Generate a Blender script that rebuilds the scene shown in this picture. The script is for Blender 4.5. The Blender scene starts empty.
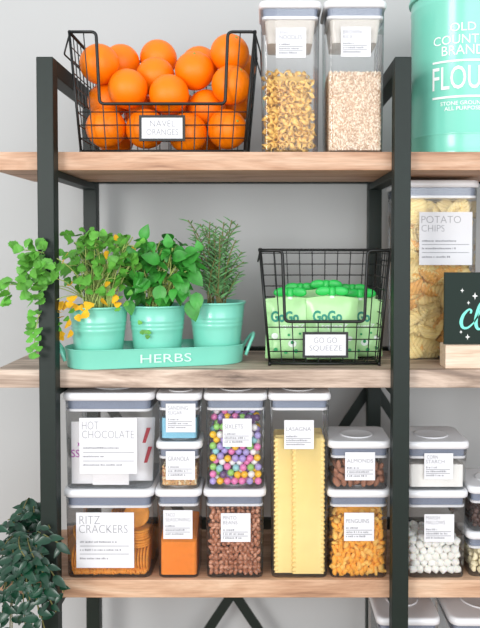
import bpy, math, random
import numpy as np
from mathutils import Vector, Matrix, Euler
C = bpy.context.scene.collection
PI = math.pi
random.seed(7)
# ------------------------------------------------------------ camera maths
F, HX, TH = 719.0, 266.0, math.radians(1.74)
PPY = 246 + F*math.tan(TH)
CAM = (0.0, -1.25, 1.35)
def wp(px, py, Y=0.042):
    u = (px-HX)/F; v = (PPY-py)/F
    dy = math.cos(TH)+v*math.sin(TH); dz = -math.sin(TH)+v*math.cos(TH)
    t = (Y-CAM[1])/dy
    return Vector((CAM[0]+u*t, Y, CAM[2]+dz*t))
# ------------------------------------------------------------ materials
def lin(c):
    r = []
    for v in c:
        v = v/255.0
        r.append(v/12.92 if v <= .04045 else ((v+.055)/1.055)**2.4)
    return tuple(r)+(1.0,)
def sock(b, *names):
    for n in names:
        if n in b.inputs: return b.inputs[n]
def mat(name, col, rough=.5, metal=0, spec=.5, var=.06, scale=40, bump=0, bscale=200, sss=0, coat=0, trans=0):
    m = bpy.data.materials.new(name); m.use_nodes = True
    nt = m.node_tree; b = nt.nodes['Principled BSDF']
    L = lin(col)
    b.inputs['Base Color'].default_value = L
    b.inputs['Roughness'].default_value = rough; b.inputs['Metallic'].default_value = metal
    s = sock(b, 'Specular IOR Level', 'Specular')
    if s: s.default_value = spec
    if coat: b.inputs['Coat Weight'].default_value = coat; b.inputs['Coat Roughness'].default_value = .15
    if sss:
        b.inputs['Subsurface Weight'].default_value = sss
        b.inputs['Subsurface Radius'].default_value = (1, .6, .4); b.inputs['Subsurface Scale'].default_value = .004
    if trans: b.inputs['Transmission Weight'].default_value = trans
    tc = nt.nodes.new('ShaderNodeTexCoord')
    if var:
        n = nt.nodes.new('ShaderNodeTexNoise'); n.inputs['Scale'].default_value = scale; n.inputs['Detail'].default_value = 3
        nt.links.new(tc.outputs['Object'], n.inputs['Vector'])
        r = nt.nodes.new('ShaderNodeValToRGB')
        r.color_ramp.elements[0].position = .3; r.color_ramp.elements[1].position = .7
        r.color_ramp.elements[0].color = tuple(max(0, x*(1-var)) for x in L[:3])+(1,)
        r.color_ramp.elements[1].color = tuple(min(1, x*(1+var)) for x in L[:3])+(1,)
        nt.links.new(n.outputs['Fac'], r.inputs['Fac']); nt.links.new(r.outputs['Color'], b.inputs['Base Color'])
    if bump:
        n2 = nt.nodes.new('ShaderNodeTexNoise'); n2.inputs['Scale'].default_value = bscale; n2.inputs['Detail'].default_value = 2
        nt.links.new(tc.outputs['Object'], n2.inputs['Vector'])
        bp = nt.nodes.new('ShaderNodeBump'); bp.inputs['Strength'].default_value = bump; bp.inputs['Distance'].default_value = .001
        nt.links.new(n2.outputs['Fac'], bp.inputs['Height']); nt.links.new(bp.outputs['Normal'], b.inputs['Normal'])
    return m
def wood(name, cols, seed, rough=.55):
    m = bpy.data.materials.new(name); m.use_nodes = True
    nt = m.node_tree; b = nt.nodes['Principled BSDF']; b.inputs['Roughness'].default_value = rough
    N = nt.nodes.new
    tc = N('ShaderNodeTexCoord'); mp = N('ShaderNodeMapping')
    mp.inputs['Location'].default_value = (seed, seed*.7, seed*.3); mp.inputs['Scale'].default_value = (2.0, 13, 16)
    nt.links.new(tc.outputs['Object'], mp.inputs['Vector'])
    n = N('ShaderNodeTexNoise'); n.inputs['Scale'].default_value = 1.6; n.inputs['Detail'].default_value = 6; n.inputs['Roughness'].default_value = .6; n.inputs['Distortion'].default_value = 1.4
    nt.links.new(mp.outputs['Vector'], n.inputs['Vector'])
    r = N('ShaderNodeValToRGB'); els = r.color_ramp.elements
    els[0].position = .28; els[0].color = lin(cols[0]); els[1].position = .72; els[1].color = lin(cols[3])
    for p, c in ((.43, cols[1]), (.58, cols[2])):
        e = els.new(p); e.color = lin(c)
    nt.links.new(n.outputs['Fac'], r.inputs['Fac'])
    mp2 = N('ShaderNodeMapping'); mp2.inputs['Scale'].default_value = (14, 160, 220); nt.links.new(tc.outputs['Object'], mp2.inputs['Vector'])
    n2 = N('ShaderNodeTexNoise'); n2.inputs['Scale'].default_value = 1.5; n2.inputs['Detail'].default_value = 3
    nt.links.new(mp2.outputs['Vector'], n2.inputs['Vector'])
    mx = N('ShaderNodeMixRGB'); mx.blend_type = 'MULTIPLY'; mx.inputs['Fac'].default_value = .35
    r2 = N('ShaderNodeValToRGB'); r2.color_ramp.elements[0].position = .35; r2.color_ramp.elements[0].color = (.55, .5, .45, 1); r2.color_ramp.elements[1].position = .6; r2.color_ramp.elements[1].color = (1, 1, 1, 1)
    nt.links.new(n2.outputs['Fac'], r2.inputs['Fac']); nt.links.new(r.outputs['Color'], mx.inputs['Color1']); nt.links.new(r2.outputs['Color'], mx.inputs['Color2'])
    nt.links.new(mx.outputs['Color'], b.inputs['Base Color'])
    bp = N('ShaderNodeBump'); bp.inputs['Strength'].default_value = .25; bp.inputs['Distance'].default_value = .001
    nt.links.new(n2.outputs['Fac'], bp.inputs['Height']); nt.links.new(bp.outputs['Normal'], b.inputs['Normal'])
    return m
def clear(name, face=(.995, .997, 1), edge=(.78, .82, .85), milky=.02, gain=.8):
    """clear plastic wall: see-through, tinted and reflective towards grazing angles"""
    m = bpy.data.materials.new(name); m.use_nodes = True
    nt = m.node_tree; nt.nodes.clear(); N = nt.nodes.new
    out = N('ShaderNodeOutputMaterial'); tr = N('ShaderNodeBsdfTransparent'); gl = N('ShaderNodeBsdfGlossy'); gl.inputs['Roughness'].default_value = .06
    lw = N('ShaderNodeLayerWeight'); lw.inputs['Blend'].default_value = .35
    r = N('ShaderNodeValToRGB'); r.color_ramp.elements[0].position = .35; r.color_ramp.elements[0].color = face+(1,); r.color_ramp.elements[1].position = .9; r.color_ramp.elements[1].color = edge+(1,)
    nt.links.new(lw.outputs['Facing'], r.inputs['Fac']); nt.links.new(r.outputs['Color'], tr.inputs['Color'])
    fr = N('ShaderNodeFresnel'); fr.inputs['IOR'].default_value = 1.5
    no = N('ShaderNodeTexNoise'); no.inputs['Scale'].default_value = 12
    bp = N('ShaderNodeBump'); bp.inputs['Strength'].default_value = .04; bp.inputs['Distance'].default_value = .01
    tc = N('ShaderNodeTexCoord'); nt.links.new(tc.outputs['Object'], no.inputs['Vector']); nt.links.new(no.outputs['Fac'], bp.inputs['Height']); nt.links.new(bp.outputs['Normal'], gl.inputs['Normal'])
    mth = N('ShaderNodeMath'); mth.operation = 'MULTIPLY'; mth.inputs[1].default_value = gain; mth.use_clamp = True
    nt.links.new(fr.outputs['Fac'], mth.inputs[0])
    mx = N('ShaderNodeMixShader'); nt.links.new(mth.outputs[0], mx.inputs['Fac']); nt.links.new(tr.outputs[0], mx.inputs[1]); nt.links.new(gl.outputs[0], mx.inputs[2])
    df = N('ShaderNodeBsdfDiffuse'); df.inputs['Color'].default_value = (.9, .92, .93, 1)
    mx2 = N('ShaderNodeMixShader'); mx2.inputs['Fac'].default_value = milky
    nt.links.new(mx.outputs[0], mx2.inputs[1]); nt.links.new(df.outputs[0], mx2.inputs[2]); nt.links.new(mx2.outputs[0], out.inputs['Surface'])
    return m
def haze_mat(name, col, fac):
    m = clear(name, milky=fac); 
    for n in m.node_tree.nodes:
        if n.type == 'BSDF_DIFFUSE': n.inputs['Color'].default_value = lin(col)
    return m

M = dict(
 metal=mat('dark_green_black_metal', (14, 29, 24), .5, 0, .4, .1, 60, .15, 900),
 wire=mat('black_wire', (9, 13, 12), .42, .0, .5, .1, 80),
 wall=mat('grey_wall_paint', (190, 191, 191), .85, 0, .2, .012, 3, .05, 300),
 floor=wood('floor_wood', [(120, 95, 75), (150, 120, 95), (165, 135, 108), (185, 155, 125)], 9),
 woodA=wood('warm_oak', [(140, 100, 76), (188, 145, 115), (208, 170, 142), (222, 190, 164)], 3.0),
 woodB=wood('weathered_oak', [(104, 88, 78), (168, 146, 130), (206, 184, 167), (226, 210, 194)], 8.4),
 woodC=wood('tan_oak', [(138, 100, 76), (190, 148, 118), (212, 174, 144), (226, 194, 166)], 5.7),
 blockw=wood('pale_block_wood', [(200, 170, 145), (226, 200, 176), (234, 210, 188), (240, 220, 200)], 1.2),
 clear=clear('clear_plastic'),
 base=clear('clear_plastic_base', (.9, .92, .93), (.62, .67, .7), .04, .35),
 seal=mat('blue_grey_seal', (126, 135, 154), .35, 0, .5, .05, 30, 0, 0, 0, .3),
 lid=mat('white_lid_plastic', (228, 228, 231), .32, 0, .5, .01, 30, 0, 0, 0, .2),
 card=mat('white_label_paper', (224, 224, 228), .7, 0, .3, .01, 30),
 ink=mat('grey_ink', (150, 150, 156), .7, 0, .2, .02, 30),
 inkd=mat('mid_grey_ink', (140, 140, 146), .7, 0, .2, .02, 30),
 teal=mat('teal_enamel', (124, 210, 188), .3, .0, .5, .03, 12, 0, 0, 0, .5),
 white=mat('white_paint', (244, 246, 244), .5, 0, .4, .01, 30),
 paleteal=mat('faded_white_paint', (206, 236, 224), .6), tealp=mat('teal_paint', (126, 226, 208), .5, 0, .3, .03, 60),
 soil=mat('dark_soil', (52, 36, 26), .9, 0, .2, .4, 300, .8, 400),
 orange=mat('orange_peel', (252, 128, 0), .4, 0, .35, .05, 30, .35, 900, .0),
 calyx=mat('stem_button', (150, 160, 70), .7, 0, .3, .2, 300),
 rice=mat('rice_grain', (240, 216, 190), .5, 0, .4, .06, 300),
 ricew=mat('pale_rice_grain', (252, 238, 220), .5), riced=mat('tan_rice_grain', (206, 172, 140), .6),
 noodle=mat('egg_noodle', (252, 202, 108), .45, 0, .4, .1, 120, 0, 0, .1),
 chip=mat('potato_chip', (252, 222, 156), .5, 0, .4, .12, 60, .2, 500),
 chip2=mat('browned_chip', (248, 190, 112), .5, 0, .4, .16, 60, .2, 500),
 cracker=mat('toasted_cracker', (232, 152, 54), .55, 0, .3, .14, 90, .3, 600),
 fish=mat('cheese_cracker', (255, 178, 66), .55, 0, .3, .12, 160, .3, 700),
 fish2=mat('pale_cheese_cracker', (255, 200, 104), .55, 0, .3, .12, 160, .3, 700),
 bean=mat('brown_bean', (180, 118, 88), .35, 0, .5, .25, 250, 0, 0, 0, .3),
 bean2=mat('pale_brown_bean', (206, 148, 118), .35, 0, .5, .2, 250, 0, 0, 0, .3),
 beancore=mat('bean_gap_shade', (100, 62, 48), .8),  # dark core colour
 almond=mat('almond_skin', (168, 116, 92), .55, 0, .3, .2, 300, .3, 600),
 dchoc=mat('dark_chip', (84, 62, 58), .45, 0, .4, .1, 100),
 mallow=mat('marshmallow', (250, 248, 242), .8, 0, .2, .01, 60, .1, 200, .2),
 shell=mat('cream_pasta', (240, 228, 192), .5, 0, .4, .05, 100),
 powder=mat('orange_spice_powder', (238, 140, 52), .9, 0, .1, .08, 120, .5, 700),
 starch=mat('white_powder', (248, 246, 242), .9, 0, .1, .01, 50, .3, 500),
 sugar=mat('blue_sugar_crystals', (140, 204, 228), .4, 0, .5, .15, 900, .6, 1500),
 granola=mat('granola_clusters', (222, 180, 130), .7, 0, .2, .3, 300, .3, 500),
 lasagna=mat('dry_lasagna', (250, 220, 146), .45, 0, .4, .04, 30, 0, 0, .15),
 packet=mat('white_packet', (240, 238, 240), .4, 0, .4, .02, 20, .3, 60),
 purple=mat('purple_print', (176, 60, 170), .5),
 redp=mat('red_print', (190, 40, 60), .5),
 greyp=mat('dark_grey_print', (90, 95, 100), .5),
 pouch=mat('pale_green_pouch', (176, 226, 158), .35, 0, .5, .06, 40, .3, 60, 0, .3),
 cap=mat('bright_green_cap', (42, 196, 84), .35, 0, .5, .04, 40, 0, 0, .1),
 tealprint=mat('teal_print', (24, 140, 116), .5),
 whitep=mat('white_print', (236, 246, 236), .5),
 green=mat('green_print', (36, 160, 90), .5),
 cilantro=mat('herb_leaf_green', (94, 162, 60), .45, 0, .4, .3, 45, 0, 0, .15),
 yellowleaf=mat('yellowed_leaf', (232, 178, 40), .5, 0, .3, .25, 60),
 basil=mat('basil_leaf_green', (56, 142, 50), .42, 0, .4, .3, 50, .2, 120, .1),
 rosemary=mat('rosemary_needle_green', (98, 150, 92), .5, 0, .4, .3, 60),
 stem=mat('pale_green_stem', (176, 196, 110), .5, 0, .3, .15, 60),
 dkstem=mat('brown_green_stem', (120, 116, 70), .6, 0, .3, .2, 60),
 pothos=mat('dark_glossy_leaf', (13, 58, 38), .32, 0, .5, .35, 40, 0, 0, 0, .08),
 darkpot=mat('black_plastic_pot', (20, 26, 24), .6, 0, .4, .05, 60),
 black=mat('black_panel', (20, 38, 32), .6, 0, .3, .03, 30),
 stainless=mat('sticker_black', (28, 32, 32), .5),
)
SIX = [mat('candy_%s' % n, c, .3, 0, .5, .03, 60, 0, 0, .1, .3) for n, c in (('pink', (236, 130, 190)), ('yellow', (250, 196, 40)), ('lilac', (178, 160, 226)), ('mint', (150, 212, 214)), ('white', (244, 240, 240)), ('green', (150, 212, 110)), ('grape', (172, 160, 218)), ('purple', (110, 80, 130)))]
# ------------------------------------------------------------ mesh builder
class MB:
    def __init__(s): s.v = []; s.f = []; s.mi = []; s.n = 0
    def add(s, V, Fc, X=None, mi=0):
        if X is not None: V = [X @ Vector(p) for p in V]
        b = s.n; s.v.extend(tuple(p) for p in V); s.n += len(V)
        for f in Fc: s.f.append(tuple(b+i for i in f)); s.mi.append(mi)
        return s
    def box(s, a, b, mi=0, X=None):
        x0, y0, z0 = a; x1, y1, z1 = b
        V = [(x0, y0, z0), (x1, y0, z0), (x1, y1, z0), (x0, y1, z0), (x0, y0, z1), (x1, y0, z1), (x1, y1, z1), (x0, y1, z1)]
        return s.add(V, [(0, 3, 2, 1), (4, 5, 6, 7), (0, 1, 5, 4), (1, 2, 6, 5), (2, 3, 7, 6), (3, 0, 4, 7)], X, mi)
    def tube(s, pts, r, n=8, mi=0, closed=False, r1=None):
        P = [Vector(p) for p in pts]; K = len(P); V = []; up = None
        for i, p in enumerate(P):
            if closed: t = P[(i+1) % K]-P[i-1]
            else: t = P[min(i+1, K-1)]-P[max(i-1, 0)]
            if t.length < 1e-9: t = Vector((0, 0, 1))
            t.normalize()
            if up is None:
                up = Vector((0, 0, 1)) if abs(t.z) < .9 else Vector((0, 1, 0))
            a = t.cross(up)
            if a.length < 1e-6: a = t.cross(Vector((1, .1, 0)))
            a.normalize(); b = a.cross(t); up = b
            rr = r if r1 is None else r+(r1-r)*i/max(1, K-1)
            for k in range(n):
                w = 2*PI*k/n; V.append(p+a*math.cos(w)*rr+b*math.sin(w)*rr)
        Fc = []
        for i in range(K if closed else K-1):
            j = (i+1) % K
            for k in range(n):
                q = (k+1) % n; Fc.append((i*n+k, j*n+k, j*n+q, i*n+q))
        if not closed:
            Fc.append(tuple(range(n))); Fc.append(tuple((K-1)*n+k for k in reversed(range(n))))
        return s.add(V, Fc, None, mi)
    def loft(s, secs, c=(0, 0), mi=0, seg=5, cap0=True, cap1=True):
        """stacked rounded rectangles: (z, width, depth, corner radius) centred on c"""
        V = []; n = 4*(seg+1)
        for z, w, d, r in secs:
            r = min(r, w/2-1e-5, d/2-1e-5)
            for q, (sx, sy) in enumerate(((1, -1), (1, 1), (-1, 1), (-1, -1))):
                for k in range(seg+1):
                    a = -PI/2+q*PI/2+k*PI/2/seg
                    V.append((c[0]+sx*(w/2-r)+math.cos(a)*r, c[1]+sy*(d/2-r)+math.sin(a)*r, z))
        Fc = []
        for i in range(len(secs)-1):
            for k in range(n):
                q = (k+1) % n; Fc.append((i*n+k, i*n+q, (i+1)*n+q, (i+1)*n+k))
        if cap0: Fc.append(tuple(reversed(range(n))))
        if cap1: Fc.append(tuple((len(secs)-1)*n+k for k in range(n)))
        return s.add(V, Fc, None, mi)
    def lathe(s, prof, c=(0, 0, 0), n=40, mi=0, cap0=False, cap1=False, X=None):
        V = []
        for r, z in prof:
            for k in range(n):
                a = 2*PI*k/n; V.append((c[0]+r*math.cos(a), c[1]+r*math.sin(a), c[2]+z))
        Fc = []
        for i in range(len(prof)-1):
            for k in range(n):
                q = (k+1) % n; Fc.append((i*n+k, i*n+q, (i+1)*n+q, (i+1)*n+k))
        if cap0: Fc.append(tuple(reversed(range(n))))
        if cap1: Fc.append(tuple((len(prof)-1)*n+k for k in range(n)))
        return s.add(V, Fc, X, mi)
    def build(s, name, mats, parent=None, o=(0, 0, 0), smooth=False, loc=None):
        me = bpy.data.meshes.new(name)
        me.from_pydata([(p[0]-o[0], p[1]-o[1], p[2]-o[2]) for p in s.v], [], s.f)
        if not isinstance(mats, (list, tuple)): mats = [mats]
        for m in mats: me.materials.append(m)
        me.polygons.foreach_set('material_index', s.mi)
        if smooth: me.polygons.foreach_set('use_smooth', [True]*len(me.polygons))
        me.update()
        ob = bpy.data.objects.new(name, me); C.objects.link(ob)
        if parent is not None: ob.parent = parent
        if loc is not None: ob.location = loc
        return ob
def smooth_angle(ob, deg=40):
    me = ob.data
    me.polygons.foreach_set('use_smooth', [True]*len(me.polygons))
    try: me.set_sharp_from_angle(angle=math.radians(deg))
    except Exception: pass
def bevel(ob, w=.001, seg=2):
    b = ob.modifiers.new('bevel', 'BEVEL'); b.width = w; b.segments = seg; b.limit_method = 'ANGLE'; return ob
def tag(o, label, cat, group=None, kind=None):
    if label: o['label'] = label
    if cat: o['category'] = cat
    if group: o['group'] = group
    if kind: o['kind'] = kind
    return o
def thing(name, o, label, cat, group=None, rz=0):
    e = bpy.data.objects.new(name, None); C.objects.link(e); e.location = o; e.rotation_euler = (0, 0, rz); e.empty_display_size = .02
    return tag(e, label, cat, group)
_tc = {}
def text_geo(s, thin=0.0, italic=0):
    key = (s, thin, italic)
    if key in _tc: return _tc[key]
    cu = bpy.data.curves.new('txt', 'FONT'); cu.body = s; cu.offset = thin; cu.resolution_u = 3; cu.shear = italic
    ob = bpy.data.objects.new('txt', cu); C.objects.link(ob)
    bpy.context.view_layer.update()
    dg = bpy.context.evaluated_depsgraph_get()
    me = bpy.data.meshes.new_from_object(ob.evaluated_get(dg))
    V = [tuple(v.co) for v in me.vertices]; Fc = [tuple(p.vertices) for p in me.polygons]
    bpy.data.objects.remove(ob); bpy.data.curves.remove(cu); bpy.data.meshes.remove(me)
    x0 = min(v[0] for v in V); x1 = max(v[0] for v in V); y0 = min(v[1] for v in V); y1 = max(v[1] for v in V)
    V = [((v[0]-x0)/(x1-x0), (v[1]-y0)/(y1-y0)) for v in V]
    _tc[key] = (V, Fc); return _tc[key]
def put_text(mb, s, a, b, Y, thin=-.012, mi=0):
    """text filling the upright rectangle a (x,z) .. b (x,z) at depth Y, facing the front"""
    V, Fc = text_geo(s, thin)
    return mb.add([(a[0]+(b[0]-a[0])*x, Y, a[1]+(b[1]-a[1])*y) for x, y in V], Fc, None, mi)
def text_px(mb, s, x0, y0, x1, y1, Y, thin=-.012, mi=0):
    p = wp(x0, y1, Y); q = wp(x1, y0, Y); return put_text(mb, s, (p.x, p.z), (q.x, q.z), Y, thin, mi)
# ------------------------------------------------------------ the setting
b = MB().box((-3, .412, 0), (3, .50, 2.8)); o = b.build('wall_back', M['wall']); o['kind'] = 'structure'
b = MB().box((-3, -3, -.05), (3, .50, 0)); o = b.build('floor', M['floor']); o['kind'] = 'structure'
# ------------------------------------------------------------ shelving unit
ZT = [wp(266, 151.8, .030).z, wp(266, 369.7, .030).z, wp(266, 580, .030).z]
ZT.append(ZT[2]-.385); ZT.append(.12)
BT = .0325
POSTX = [wp(46, 246, 0).x, wp(402.3, 246, 0).x]; POSTX.append(POSTX[1]+(POSTX[1]-POSTX[0]))
ptop = wp(266, 56.5, 0).z
PW = .0290; YB = .3125
rack = thing('shelving_unit', (0, 0, 0), 'tall open shelving unit with dark metal frame and wooden boards against the wall', 'shelf unit')
for x in POSTX:
    for y in (0, YB):
        w = PW/2
        bevel(MB().box((x-w, y, 0), (x+w, y+PW, ptop)).build('post', M['metal'], rack), .0015)
    bevel(MB().box((x-w, PW, ptop-PW), (x+w, YB, ptop)).build('side_rail', M['metal'], rack), .0015)
    for z in ZT:
        bevel(MB().box((x-w+.001, PW, z-BT-.013), (x+w-.001, YB, z-BT-.0002)).build('side_rail', M['metal'], rack), .001)
BX0 = wp(-6, 246, .034).x
for i, z in enumerate(ZT):
    m = [M['woodA'], M['woodB'], M['woodC'], M['woodA'], M['woodC']][i]
    bb = MB().box((BX0, .0300, z-BT), (1.08, .262, z))
    o = bevel(bb.build('shelf_board', m, rack), .0012, 2)
    for j in (0, 1):
        MB().box((POSTX[j]+w, YB+.002, z-.031), (POSTX[j+1]-w, YB+.02, z)).build('back_rail', M['metal'], rack)
def brace(a, b, y):
    a = Vector((a[0], y, a[1])); b = Vector((b[0], y, b[1])); d = (b-a).normalized(); n = Vector((-d.z, 0, d.x))*.0105; t = Vector((0, .004, 0))
    V = [a-n, a+n, b+n, b-n]; V = V+[v+t for v in V]
    return MB().add(V, [(0, 1, 2, 3), (7, 6, 5, 4), (0, 4, 5, 1), (1, 5, 6, 2), (2, 6, 7, 3), (3, 7, 4, 0)]).build('cross_brace', M['metal'], rack)
zt = wp(372, 384, YB+.034).z; zm = wp(229, 592, YB+.034).z; zb = zm-(zt-zm)
for j in (0, 1):
    xa, xb = POSTX[j], POSTX[j+1]
    brace((xa, zt), (xb, zb), YB+PW+.001); brace((xb, zt), (xa, zb), YB+PW+.0055)
# ------------------------------------------------------------ packing
def pack(r, lo, hi, seed, keep=1.0, iters=60, grav=.12):
    rs = np.random.RandomState(seed); lo = np.array(lo)+r; hi = np.array(hi)-r; hi = np.maximum(hi, lo+1e-5)
    P = []; sp = 2*r*1.0; z = lo[2]; k = 0
    while z <= hi[2]+r*.6:
        y = lo[1]+(k % 2)*r*.6; j = 0
        while y <= hi[1]+1e-6:
            x = lo[0]+((j+k) % 2)*r
            while x <= hi[0]+1e-6: P.append((x, y, z)); x += sp
            y += sp*.87; j += 1
        z += sp*.83; k += 1
    P = np.array(P)+rs.uniform(-.45*r, .45*r, (len(P), 3))
    P = P[rs.rand(len(P)) < keep]
    for it in range(iters):
        P[:, 2] -= grav*r*(1-it/iters)
        for _ in range(2):
            D = P[:, None]-P[None]; d = np.sqrt((D**2).sum(2))+np.eye(len(P))
            ov = np.clip(2*r-d, 0, None)*(1-np.eye(len(P)))
            P += ((D/d[..., None])*ov[..., None]).sum(1)*.3
            P[:, :2] = np.clip(P[:, :2], lo[:2], hi[:2]); P[:, 2] = np.maximum(P[:, 2], lo[2])
    return P
def rot(): return Euler((random.uniform(0, 6.28), random.uniform(0, 6.28), random.uniform(0, 6.28)))
def scatter(protos, P, label, cat, group, rotf=rot, sj=.08, cap=300):
    """copies of the protos (mesh objects, already tagged) at every point"""
    idx = sorted(range(len(P)), key=lambda i: P[i][1])[:cap]
    used = set()
    for c, i in enumerate(idx):
        k = random.randrange(len(protos)); pr = protos[k]
        if k not in used: ob = pr; used.add(k)
        else: ob = pr.copy(); C.objects.link(ob)
        tag(ob, label, cat, group)
        ob.location = Vector(P[i]); ob.rotation_euler = rotf(); s = 1+random.uniform(-sj, sj); ob.scale = (s, s, s)
    for k, pr in enumerate(protos):
        if k not in used: bpy.data.objects.remove(pr)
def rest(geo, r, lo, hi, seed, name, mats, core, label, cat, ax=1.0, tp=True):
    """the uncounted remainder behind the front ones: one object"""
    rs = random.Random(seed); mb = MB(); sp = 2*r*.98; k = 0; z = lo[2]+r
    V0, F0 = geo
    nm = len(mats)-1
    while z <= hi[2]-r*.2:
        y = lo[1]+r+(k % 2)*r*.8
        while y <= hi[1]-r*.9:
            x = lo[0]+r+(k % 2)*r*.8
            while x <= hi[0]-r*.9:
                if x < lo[0]+3*r or x > hi[0]-3*r or z > hi[2]-3.2*r or y > hi[1]-3*r:
                    X = Matrix.Translation((x+rs.uniform(-.2, .2)*r, y, z+rs.uniform(-.2, .2)*r)) @ Euler((rs.uniform(0, 6), rs.uniform(0, 6), rs.uniform(0, 6))).to_matrix().to_4x4()
                    mb.add(V0, F0, X, rs.randrange(max(1, nm)))
                x += sp
            y += sp*.9
        z += sp*.85; k += 1
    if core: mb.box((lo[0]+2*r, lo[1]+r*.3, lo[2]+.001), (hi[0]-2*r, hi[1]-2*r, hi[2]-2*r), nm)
    ob = mb.build(name, mats, smooth=True)
    return tag(ob, label, cat, None, 'stuff')
def ellip(a, b, c, n=10, m=6, bend=0):
    V = [(0, 0, -c)]; Fc = []
    for i in range(1, m):
        t = PI*i/m
        for k in range(n):
            u = 2*PI*k/n; x = a*math.sin(t)*math.cos(u); V.append((x, b*math.sin(t)*math.sin(u)+bend*x*x/a, -c*math.cos(t)))
    V.append((0, 0, c)); L = len(V)-1
    for k in range(n):
        q = (k+1) % n; Fc.append((0, 1+q, 1+k)); Fc.append((L, 1+(m-2)*n+k, 1+(m-2)*n+q))
        for i in range(m-2): Fc.append((1+i*n+k, 1+i*n+q, 1+(i+1)*n+q, 1+(i+1)*n+k))
    return V, Fc
def proto(geo, name, m, smooth=True):
    return MB().add(*geo).build(name, m, smooth=smooth)
# ------------------------------------------------------------ storage containers
def container(x0, x1, pytop, zbase, label, lab=None, heads=(), rows=(), Yf=.031, ztop=None, depth=None, plunger=False, group=None):
    """x0,x1: lid edges in the frame; lab: label card rectangle; heads: text lines; returns the inner box (lo, hi)"""
    pm = (pytop or 400)
    a = wp(x0, pm, Yf+.014); c_ = wp(x1, pm, Yf+.014); W = c_.x-a.x; D = depth or W; cx = (a.x+c_.x)/2; cy = Yf+D/2
    if ztop is None: ztop = wp(266, pytop, Yf).z
    o = (cx, cy, zbase); root = thing('storage_container', o, label, 'container', group)
    H = ztop-zbase; lh = .0138 if W < .13 else .0148; bw = W-.008; bd = D-.008; r = .012 if W < .13 else .016
    zl = ztop-lh                                   # underside of the lid
    mb = MB()
    mb.loft([(zbase+.0005, bw-.009, bd-.009, r*.8), (zbase+.0015, bw-.006, bd-.006, r*.9), (zbase+.005, bw-.004, bd-.004, r), (zl-.006, bw, bd, r), (zl+.0005, bw+.001, bd+.001, r)], (cx, cy), cap0=False, cap1=False, seg=6)
    mb.loft([(zbase, bw-.009, bd-.009, r*.8), (zbase+.001, bw-.0065, bd-.0065, r*.9), (zbase+.003, bw-.006, bd-.006, r*.9)], (cx, cy), 1, seg=6, cap1=False)
    smooth_angle(mb.build('body', [M['clear'], M['base']], root, o), 60)
    lb = MB().loft([(zl, W-.006, D-.006, r), (zl+.0015, W-.001, D-.001, r+.002), (zl+lh*.55, W, D, r+.003), (ztop-.0015, W-.003, D-.003, r+.002), (ztop-.0004, W-.008, D-.008, r), (ztop-.001, W-.02, D-.02, r-.002), (ztop-.001, .01, .01, .004)], (cx, cy), seg=6)
    lid = smooth_angle(lb.build('lid', M['lid'], root, o), 60)
    R = W*.27
    MB().lathe([(R, ztop-.0012), (R, ztop+.0000), (R-.003, ztop+.0004), (R-.006, ztop-.0006), (.001, ztop-.0008)], (cx, cy, 0), 32, cap1=True).build('push_button', M['lid'], root, o, smooth=True)
    sh = .0135 if W < .13 else .0155
    iw, idp = bw-.0065, bd-.0065
    MB().loft([(zl-sh, iw-.002, idp-.002, r*.8), (zl-.0003, iw, idp, r*.8)], (cx, cy), seg=6).build('seal', M['seal'], root, o, smooth=False)
    MB().loft([(zl-sh-.0055, iw-.004, idp-.004, r*.7), (zl-sh-.0045, iw+.002, idp+.002, r*.8), (zl-sh-.0001, iw+.003, idp+.003, r*.8)], (cx, cy), seg=6).build('seal_ring', M['lid'], root, o)
    if plunger:
        MB().loft([(zl-sh-.045, iw-.018, idp-.018, r*.7), (zl-sh-.0046, iw-.008, idp-.008, r*.8)], (cx, cy), seg=6).build('plunger', haze_plunger, root, o)
    if lab:
        Yl = Yf+.0045; lx0, ly0, lx1, ly1 = lab; p = wp(lx0, ly1, Yl); q = wp(lx1, ly0, Yl)
        Yc = cy-bd/2-.0012
        card = MB().box((p.x, Yc, p.z), (q.x, Yc+.0012, q.z)).build('paper_label', M['card'], root, o)
        tx = MB(); rs = random.Random(int(x0*7+ly0))
        for s, hx0, hy0, hx1, hy1 in heads: text_px(tx, s, hx0, hy0, hx1, hy1, Yc-.0003, -.018 if W > .13 else -.006)
        for kind, yy, xx0, xx1 in rows:
            if kind == 'r':
                p1 = wp(xx0, yy+.3, Yc); q1 = wp(xx1, yy-.3, Yc); tx.add([(p1.x, Yc-.0003, p1.z), (q1.x, Yc-.0003, p1.z), (q1.x, Yc-.0003, q1.z), (p1.x, Yc-.0003, q1.z)], [(0, 1, 2, 3)])
            else:
                x = xx0
                while x < xx1:
                    l = min(xx1, x+rs.uniform(.5, 1.6)); hh = rs.choice((.6, .6, 1.0))
                    p1 = wp(x, yy+.7, Yc); q1 = wp(l, yy-hh, Yc); tx.add([(p1.x, Yc-.0003, p1.z), (q1.x, Yc-.0003, p1.z), (q1.x, Yc-.0003, q1.z), (p1.x, Yc-.0003, q1.z)], [(0, 1, 2, 3)])
                    x = l+(.45 if rs.random() < .8 else 1.4)
        tx.build('lettering', M['ink'], card, o)
    m = .0062
    return (cx-bw/2+m, cy-bd/2+m, zbase+.0045), (cx+bw/2-m, cy+bd/2-m, zl-sh-.006)
haze_plunger = haze_mat('translucent_plunger', (250, 242, 232), .6)
def std_rows(x0, x1, ya, g=4.2):
    return (('t', ya, x0, x0+(x1-x0)*.45), ('r', ya+g*.5, x0, x1), ('t', ya+g, x0, x0+(x1-x0)*.85), ('r', ya+g*1.5, x0, x1), ('t', ya+2*g, x0, x0+(x1-x0)*.75))
B = ZT[2]
def zpy(py, Y=.05): return wp(266, py, Y).z
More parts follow.
